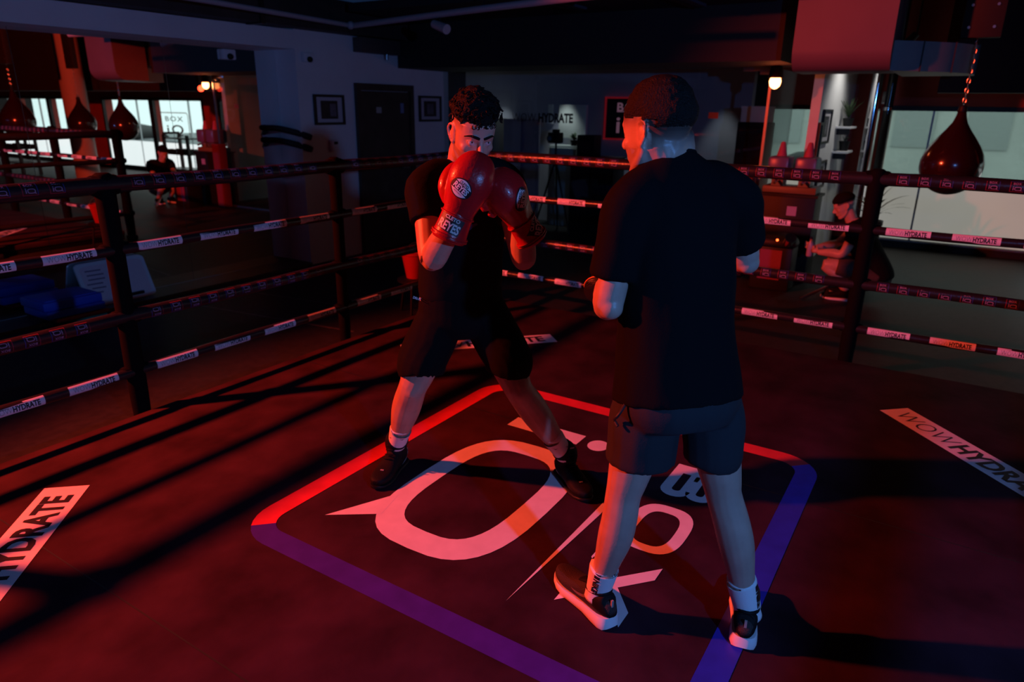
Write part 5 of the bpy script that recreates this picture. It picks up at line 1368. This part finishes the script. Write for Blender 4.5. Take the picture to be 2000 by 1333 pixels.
put('chrome_cup', MB().cyl((7.50, 1.38, 0.40), (7.43, 1.35, 0.46), 0.055, n=20), M_chrome, t)
simple('floor_pipe', 'short chrome tube propped on the floor beside the cooler', 'tube', [('tube', MB().cyl((7.22, 1.14, GF+0.02), (7.45, 0.94, GF+0.13), 0.016), M_metal), ('cap', MB().cyl((7.45, 0.94, GF+0.13), (7.46, 0.93, GF+0.135), 0.02), M_blackplastic), ('stand', MB().box(7.43, 7.47, 0.92, 0.96, GF, GF+0.115), M_blackplastic)], (7.3, 1.03, GF))
simple('red_cabinet', 'slim red cabinet standing behind the right ropes', 'cabinet', [('body', MB().box(7.93, 8.09, 1.92, 2.10, GF, 0.98, bev=0.006), mat('red_cabinet_paint', (0.16, 0.01, 0.01), 0.6)), ('door', MB().box(7.922, 7.93, 1.935, 2.085, GF+0.04, 0.95), mat('red_cabinet_paint', (0.16, 0.01, 0.01), 0.6)), ('knob', MB().ell((7.918, 1.96, 0.5), (0.01, 0.01, 0.01)), M_metal)], (8.0, 2.0, GF))

# visitor crouching outside the ring
def build_visitor():
    VX = 7.62
    P = thing('person', (7.62, 0.79, GF), 'person crouching outside the right ropes in dark clothes, holding a bottle', 'person')
    hd = Head((7.62, 0.93, 0.80), (-0.25, 0.90, -0.42), (0, 0.2, 1), 0.98)
    hip, neck = V(7.670, 0.530, 0.14), V(7.640, 0.830, 0.66)
    shN, shF = V(7.460, 0.750, 0.60), V(7.820, 0.770, 0.60)
    elN, haN = V(7.420, 0.850, 0.36), V(7.480, 1.080, 0.34)
    elF, haF = V(7.780, 0.950, 0.40), V(7.600, 1.120, 0.36)
    b = MB()
    b.loft([hip, hip.lerp(neck, 0.4), hip.lerp(neck, 0.75), neck], [(0.15, 0.12), (0.14, 0.11), (0.16, 0.10), (0.06, 0.06)], ref=(1, 0, 0), n=22, sub=3)
    limb(b, [neck-V(0, 0, 0.03), hd.p(0, -0.02, -0.05), hd.p(0, -0.01, 0)], [0.058, 0.056, 0.05])
    limb(b, [shN, shN.lerp(elN, 0.5), elN, elN.lerp(haN, 0.4), haN], [0.055, 0.05, 0.042, 0.044, 0.028])
    limb(b, [shF, shF.lerp(elF, 0.5), elF, elF.lerp(haF, 0.4), haF], [0.055, 0.05, 0.042, 0.044, 0.028])
    for (h, d) in ((haN, V(0.10, 0.10, 0.02)), (haF, V(-0.02, 0.10, 0.02))):      # hands with five fingers round the bottle
        d.normalize(); s_ = d.cross(V(0, 0, 1)).normalized()
        b.ell(h+d*0.035, (0.032, 0.042, 0.026))
        for k in range(4):
            q = h+d*0.065+V(0, 0, 0.028-0.018*k)
            b.loft([q, q+d*(0.03-0.003*abs(k-1)), q+d*0.045+s_*0.025, q+d*0.03+s_*0.045], [0.0095, 0.009, 0.0085, 0.007], n=8, sub=2)
        b.loft([h+d*0.02+V(0, 0, 0.02), h+d*0.045+V(0, 0, 0.05)+s_*0.01, h+d*0.06+V(0, 0, 0.06)+s_*0.03], [0.011, 0.010, 0.007], n=8, sub=2)
    for s in (-1, 1):
        kn = V(VX+s*0.13, 0.99, 0.22); an = V(VX+s*0.12, 0.77, GF+0.10)
        limb(b, [hip+V(s*0.09, 0, -0.02), hip.lerp(kn, 0.55)+V(s*0.06, 0, 0.02), kn, kn.lerp(an, 0.35)+V(0, -0.02, 0), an], [0.085, 0.078, 0.058, 0.054, 0.036])
    head_volume(b, hd)
    me = remesh(b, 0.0065, 2)
    head_finish(me, hd, lambda p: 0.9 if p[2] > 0.02 and p[1] < 0.06 else 0.0)
    body = put('body', me, M_skin2, P)
    put('cap', hair_shell(me, hd, lambda p: min(0.016, (p[2]-0.03-0.25*max(0, p[1]-0.03))*0.6), 0.001, 40).mesh('cap', True), M_tee1, body)
    c = MB()
    c.loft([hip-V(0, 0.03, 0.06), hip, hip.lerp(neck, 0.4), hip.lerp(neck, 0.75), neck-V(0, 0.0, 0.0)], [(0.17, 0.13), (0.18, 0.15), (0.17, 0.14), (0.185, 0.13), (0.085, 0.08)], ref=(1, 0, 0), n=22, sub=3)
    for (sh, el) in ((shN, elN), (shF, elF)): limb(c, [neck.lerp(sh, 0.4)-V(0, 0, 0.03), sh, sh.lerp(el, 0.5), sh.lerp(el, 0.55)], [0.07, 0.078, 0.070, 0.064])
    put('tee', remesh(c, 0.010, 5), M_tee1, P)
    c = MB(); c.ell(hip-V(0, 0, 0.02), (0.17, 0.14, 0.13))
    for s in (-1, 1):
        kn = V(VX+s*0.13, 0.99, 0.22); limb(c, [hip+V(s*0.09, 0, -0.02), hip.lerp(kn, 0.5)+V(s*0.07, 0, 0.02), hip.lerp(kn, 0.78)+V(s*0.05, 0, 0.02)], [0.10, 0.098, 0.092])
    put('shorts', remesh(c, 0.010, 4), mat('brown_shorts', (0.06, 0.04, 0.03), 0.8), P)
    for s in (-1, 1):
        M = Matrix.Translation((0, 0, GF)) @ shoe_frame((VX+s*0.12, 0.70), (s*0.1, 1))
        u = put('shoe_upper', shoe_upper(0.02).xf(M).mesh('shoe_upper', True), M_boot, P)
        put('shoe_sole', shoe_sole(0.03, 0.02).xf(M), M_sole, u)
build_visitor()
t = thing('drink_bottle', (7.56, 1.17, 0.25), 'small clear bottle held by the crouching person', 'bottle')
put('bottle_body', MB().lathe([(0.026, 0), (0.03, 0.01), (0.03, 0.12), (0.014, 0.16), (0.013, 0.18)], 18, (7.565, 1.175, 0.27)).mesh('bottle_body', True), mat('bottle_plastic', (0.35, 0.3, 0.45), 0.15), t)
put('bottle_cap', MB().lathe([(0.015, 0), (0.015, 0.022)], 14, (7.565, 1.175, 0.45)), mat('blue_cap', (0.05, 0.08, 0.4), 0.4), t)

# ------------------------------------------------------------------ ceiling services
t = thing('ceiling_pipe', (5.9, 4.0, 2.5), 'long pale pipe hung below the ceiling, bent above the far ring corner', 'pipe')
put('pipe_run', MB().tube([(1.0, 5.55, 2.5), (4.1, 5.72, 2.5), (6.05, 5.98, 2.5)], 0.024, n=12), mat('pipe_paint', (0.5, 0.45, 0.48), 0.45), t)
put('pipe_run', MB().tube([(6.12, 5.96, 2.5), (5.66, 3.9, 2.51), (5.5, 2.86, 2.52), (5.47, 2.6, 2.52)], 0.03, n=12), mat('pipe_paint', (0.5, 0.45, 0.48), 0.45), t)
put('pipe_elbow', MB().ell((6.09, 5.97, 2.5), (0.042, 0.042, 0.042)), mat('pipe_paint', (0.5, 0.45, 0.48), 0.45), t)
for (x, y) in ((4.1, 5.72), (5.66, 3.9)):
    put('pipe_clamp', MB().box(x-0.008, x+0.008, y-0.008, y+0.008, 2.53, CEIL), M_blackmetal, t)
t = thing('duct_trunk', (3.0, 5.6, 2.45), 'wide dark duct above the white beam', 'duct')
put('trunk', MB().box(-2.0, 7.15, 6.06, YW-0.005, 2.43, 2.75), mat('brown_duct_wrap', (0.045, 0.03, 0.028), 0.7, var=0.2), t)
put('flange', MB().box(4.95, 5.0, 6.04, YW-0.005, 2.415, 2.77), M_blackmetal, t)
put('flange', MB().box(2.0, 2.05, 6.04, YW-0.005, 2.415, 2.77), M_blackmetal, t)
t = thing('junction_box', (6.7, YW, 2.25), 'brown service box on the wall below the ceiling duct', 'service box')
put('case', MB().box(6.42, 7.1, YW-0.14, YW-0.001, 2.26, 2.42, bev=0.006), mat('brown_box', (0.09, 0.065, 0.06), 0.6), t)
put('conduit', MB().cyl((6.9, YW-0.09, 2.2), (6.9, YW-0.09, 2.26), 0.02), M_metal, t)
t = thing('track_light', (5.8, 4.4, 2.4), 'small pale spotlight hanging from the ceiling pipe', 'spotlight')
put('can', MB().cyl((5.76, 4.55, 2.42), (5.70, 4.35, 2.36), 0.038, 0.045, n=16), mat('pipe_paint', (0.5, 0.45, 0.48), 0.45), t)
put('stem', MB().cyl((5.79, 4.5, 2.40), (5.79, 4.5, 2.49), 0.01, n=8), M_blackmetal, t)
for i, (x, y) in enumerate(((6.3, 3.5), (6.6, 2.4))):
    t = thing('ceiling_tray', (x, y, 2.6), ['blue grey cable tray under the ceiling, nearer the facing boxer', 'blue grey cable tray under the ceiling, nearer the duct'][i], 'cable tray', 'cable trays under the ceiling')
    put('tray', MB().box(x-0.3, x+0.45, y-0.08, y+0.08, 2.595, 2.619), mat('tray_paint', (0.09, 0.10, 0.14), 0.5), t)
    put('cable', MB().tube([(x-0.3, y, 2.59), (x, y, 2.588), (x+0.45, y, 2.59)], 0.006), M_blackmetal, t)
struct('ceiling_beam', MB().box(5.95, 7.15, 1.7, 5.85, 2.62, 2.7), M_dark, 'dark ceiling raft above the ring corner')

# ------------------------------------------------------------------ gym floor beyond the ring, seen in the mirror
t = thing('round_column', (8.4, -3.3, GF), 'thick round column beside the windows, seen in the mirror', 'column')
put('shaft', MB().cyl((8.4, -3.3, GF+0.1), (8.4, -3.3, CEIL), 0.24, n=28), mat('column_paint', (0.45, 0.33, 0.30), 0.6), t)
put('skirting', MB().cyl((8.4, -3.3, GF), (8.4, -3.3, GF+0.1), 0.26, n=28), M_blackplastic, t)
def rack(x, y, label):
    t = thing('weight_rack', (x, y, GF), label, 'weight rack', 'black racks by the windows')
    for sy in (-0.45, 0.45):
        for sx in (-0.2, 0.2): put('upright', MB().box(x+sx-0.03, x+sx+0.03, y+sy-0.03, y+sy+0.03, GF, 0.95), M_blackmetal, t)
    for z in (0.15, 0.5, 0.85):
        sh = put('shelf', MB().box(x-0.22, x+0.22, y-0.48, y+0.48, z, z+0.03), M_blackmetal, t)
    for k in range(6):
        yy = y-0.38+0.15*k
        put('dumbbell', MB().cyl((x-0.18, yy, 0.57), (x-0.05, yy, 0.57), 0.05, n=12).cyl((x-0.05, yy, 0.57), (x+0.05, yy, 0.57), 0.016, n=8).cyl((x+0.05, yy, 0.57), (x+0.18, yy, 0.57), 0.05, n=12), M_blackplastic, t)
    put('crossbar', MB().box(x-0.2, x+0.2, y-0.48, y-0.42, 0.95, 1.0), M_blackmetal, t)
rack(10.2, -2.35, 'black weight rack near the mirrored window, right of the lettered pane')
rack(8.7, -7.0, 'black weight rack near the far mirrored windows')
# lettered logo on the window glass, reads correctly in the mirror
lg = bpy.data.objects['window_4']
fw_ = lambda x, y: (XW-0.002, -4.0+x, 1.10+y)
M_etch = mat('etched_grey', (0.10, 0.10, 0.11), 0.5)
o, i = rrect(0, 0, 1.2, 0.64, 0.08, 4), rrect(0, 0, 1.15, 0.60, 0.06, 4)
put('etched_frame', MB().add([fw_(*p) for p in o]+[fw_(*p) for p in i], [(k, (k+1) % len(o), len(o)+(k+1) % len(o), len(o)+k) for k in range(len(o))]), mat('etched_red', (0.25, 0.06, 0.07), 0.5), lg)
put('etched_lettering', add_flat(MB(), text2d('BOX', 0.17, 0.001, 1.2, width=0.75), fw_, (0, 0.16)), M_etch, lg)
put('etched_lettering', add_flat(MB(), text2d('iQ', 0.32, 0.004, 1.2, width=0.70), fw_, (0, -0.12)), M_etch, lg)
# street furniture outside
for k in range(6):
    y = -16+6.3*k; z0 = -0.7; x = 17+1.2*(k % 2)
    t = thing('parked_car', (x, y, z0), ['dark car parked furthest left outside', 'pale car parked outside beyond the lettered pane', 'grey car parked outside near the mirrored window', 'white car parked outside behind the teardrop bag', 'dark car parked outside left of the teardrop bag', 'grey car parked outside past the white wall'][k], 'car', 'cars parked in the street')
    col = [(0.05, 0.05, 0.06), (0.5, 0.5, 0.5), (0.2, 0.2, 0.22), (0.6, 0.6, 0.6), (0.06, 0.07, 0.08), (0.3, 0.3, 0.3)][k]
    m = mat('car_paint_%d' % k, col, 0.3)
    put('car_body', MB().loft([(x, y-2.1, z0+0.6), (x, y-1.9, z0+0.62), (x, y-1.0, z0+0.65), (x, y+1.0, z0+0.65), (x, y+1.9, z0+0.6), (x, y+2.1, z0+0.55)], [(0.7, 0.2), (0.85, 0.32), (0.88, 0.36), (0.88, 0.36), (0.85, 0.3), (0.7, 0.18)], ref=(1, 0, 0), n=20, sub=2, power=3.5).mesh('car_body', True), m, t)
    put('car_cabin', MB().loft([(x, y-1.2, z0+0.95), (x, y-0.6, z0+1.15), (x, y+0.5, z0+1.15), (x, y+1.3, z0+0.95)], [(0.7, 0.1), (0.66, 0.30), (0.66, 0.30), (0.72, 0.1)], ref=(1, 0, 0), n=18, sub=2, power=3.0).mesh('car_cabin', True), M_blackplastic, t)
    for sy in (-1.3, 1.3):
        for sx in (-0.8, 0.8): put('wheel', MB().cyl((x+sx-0.1, y+sy, z0+0.32), (x+sx+0.1, y+sy, z0+0.32), 0.32, n=18), M_blackplastic, t)
for k in range(4):
    y = -24+13*k
    t = thing('far_building', (32, y, -0.7), ['pale building across the street, furthest left', 'tan building across the street, second from left', 'pale building across the street behind the right window', 'grey building across the street, furthest right'][k], 'building')
    m = mat('facade_%d' % k, [(0.55, 0.57, 0.54), (0.50, 0.48, 0.43), (0.56, 0.58, 0.55), (0.48, 0.50, 0.50)][k], 0.8, var=0.15, vscale=0.4)
    put('facade', MB().box(32, 38, y-6.3, y+6.3, -0.7, 9), m, t)
    for i in range(5):
        for j in range(2):
            put('window', MB().box(31.95, 32.0, y-5.6+2.4*i, y-4.2+2.4*i, 0.4+3.2*j, 2.2+3.2*j), mat('far_window', (0.40, 0.43, 0.42), 0.4), t)
clean_flags()
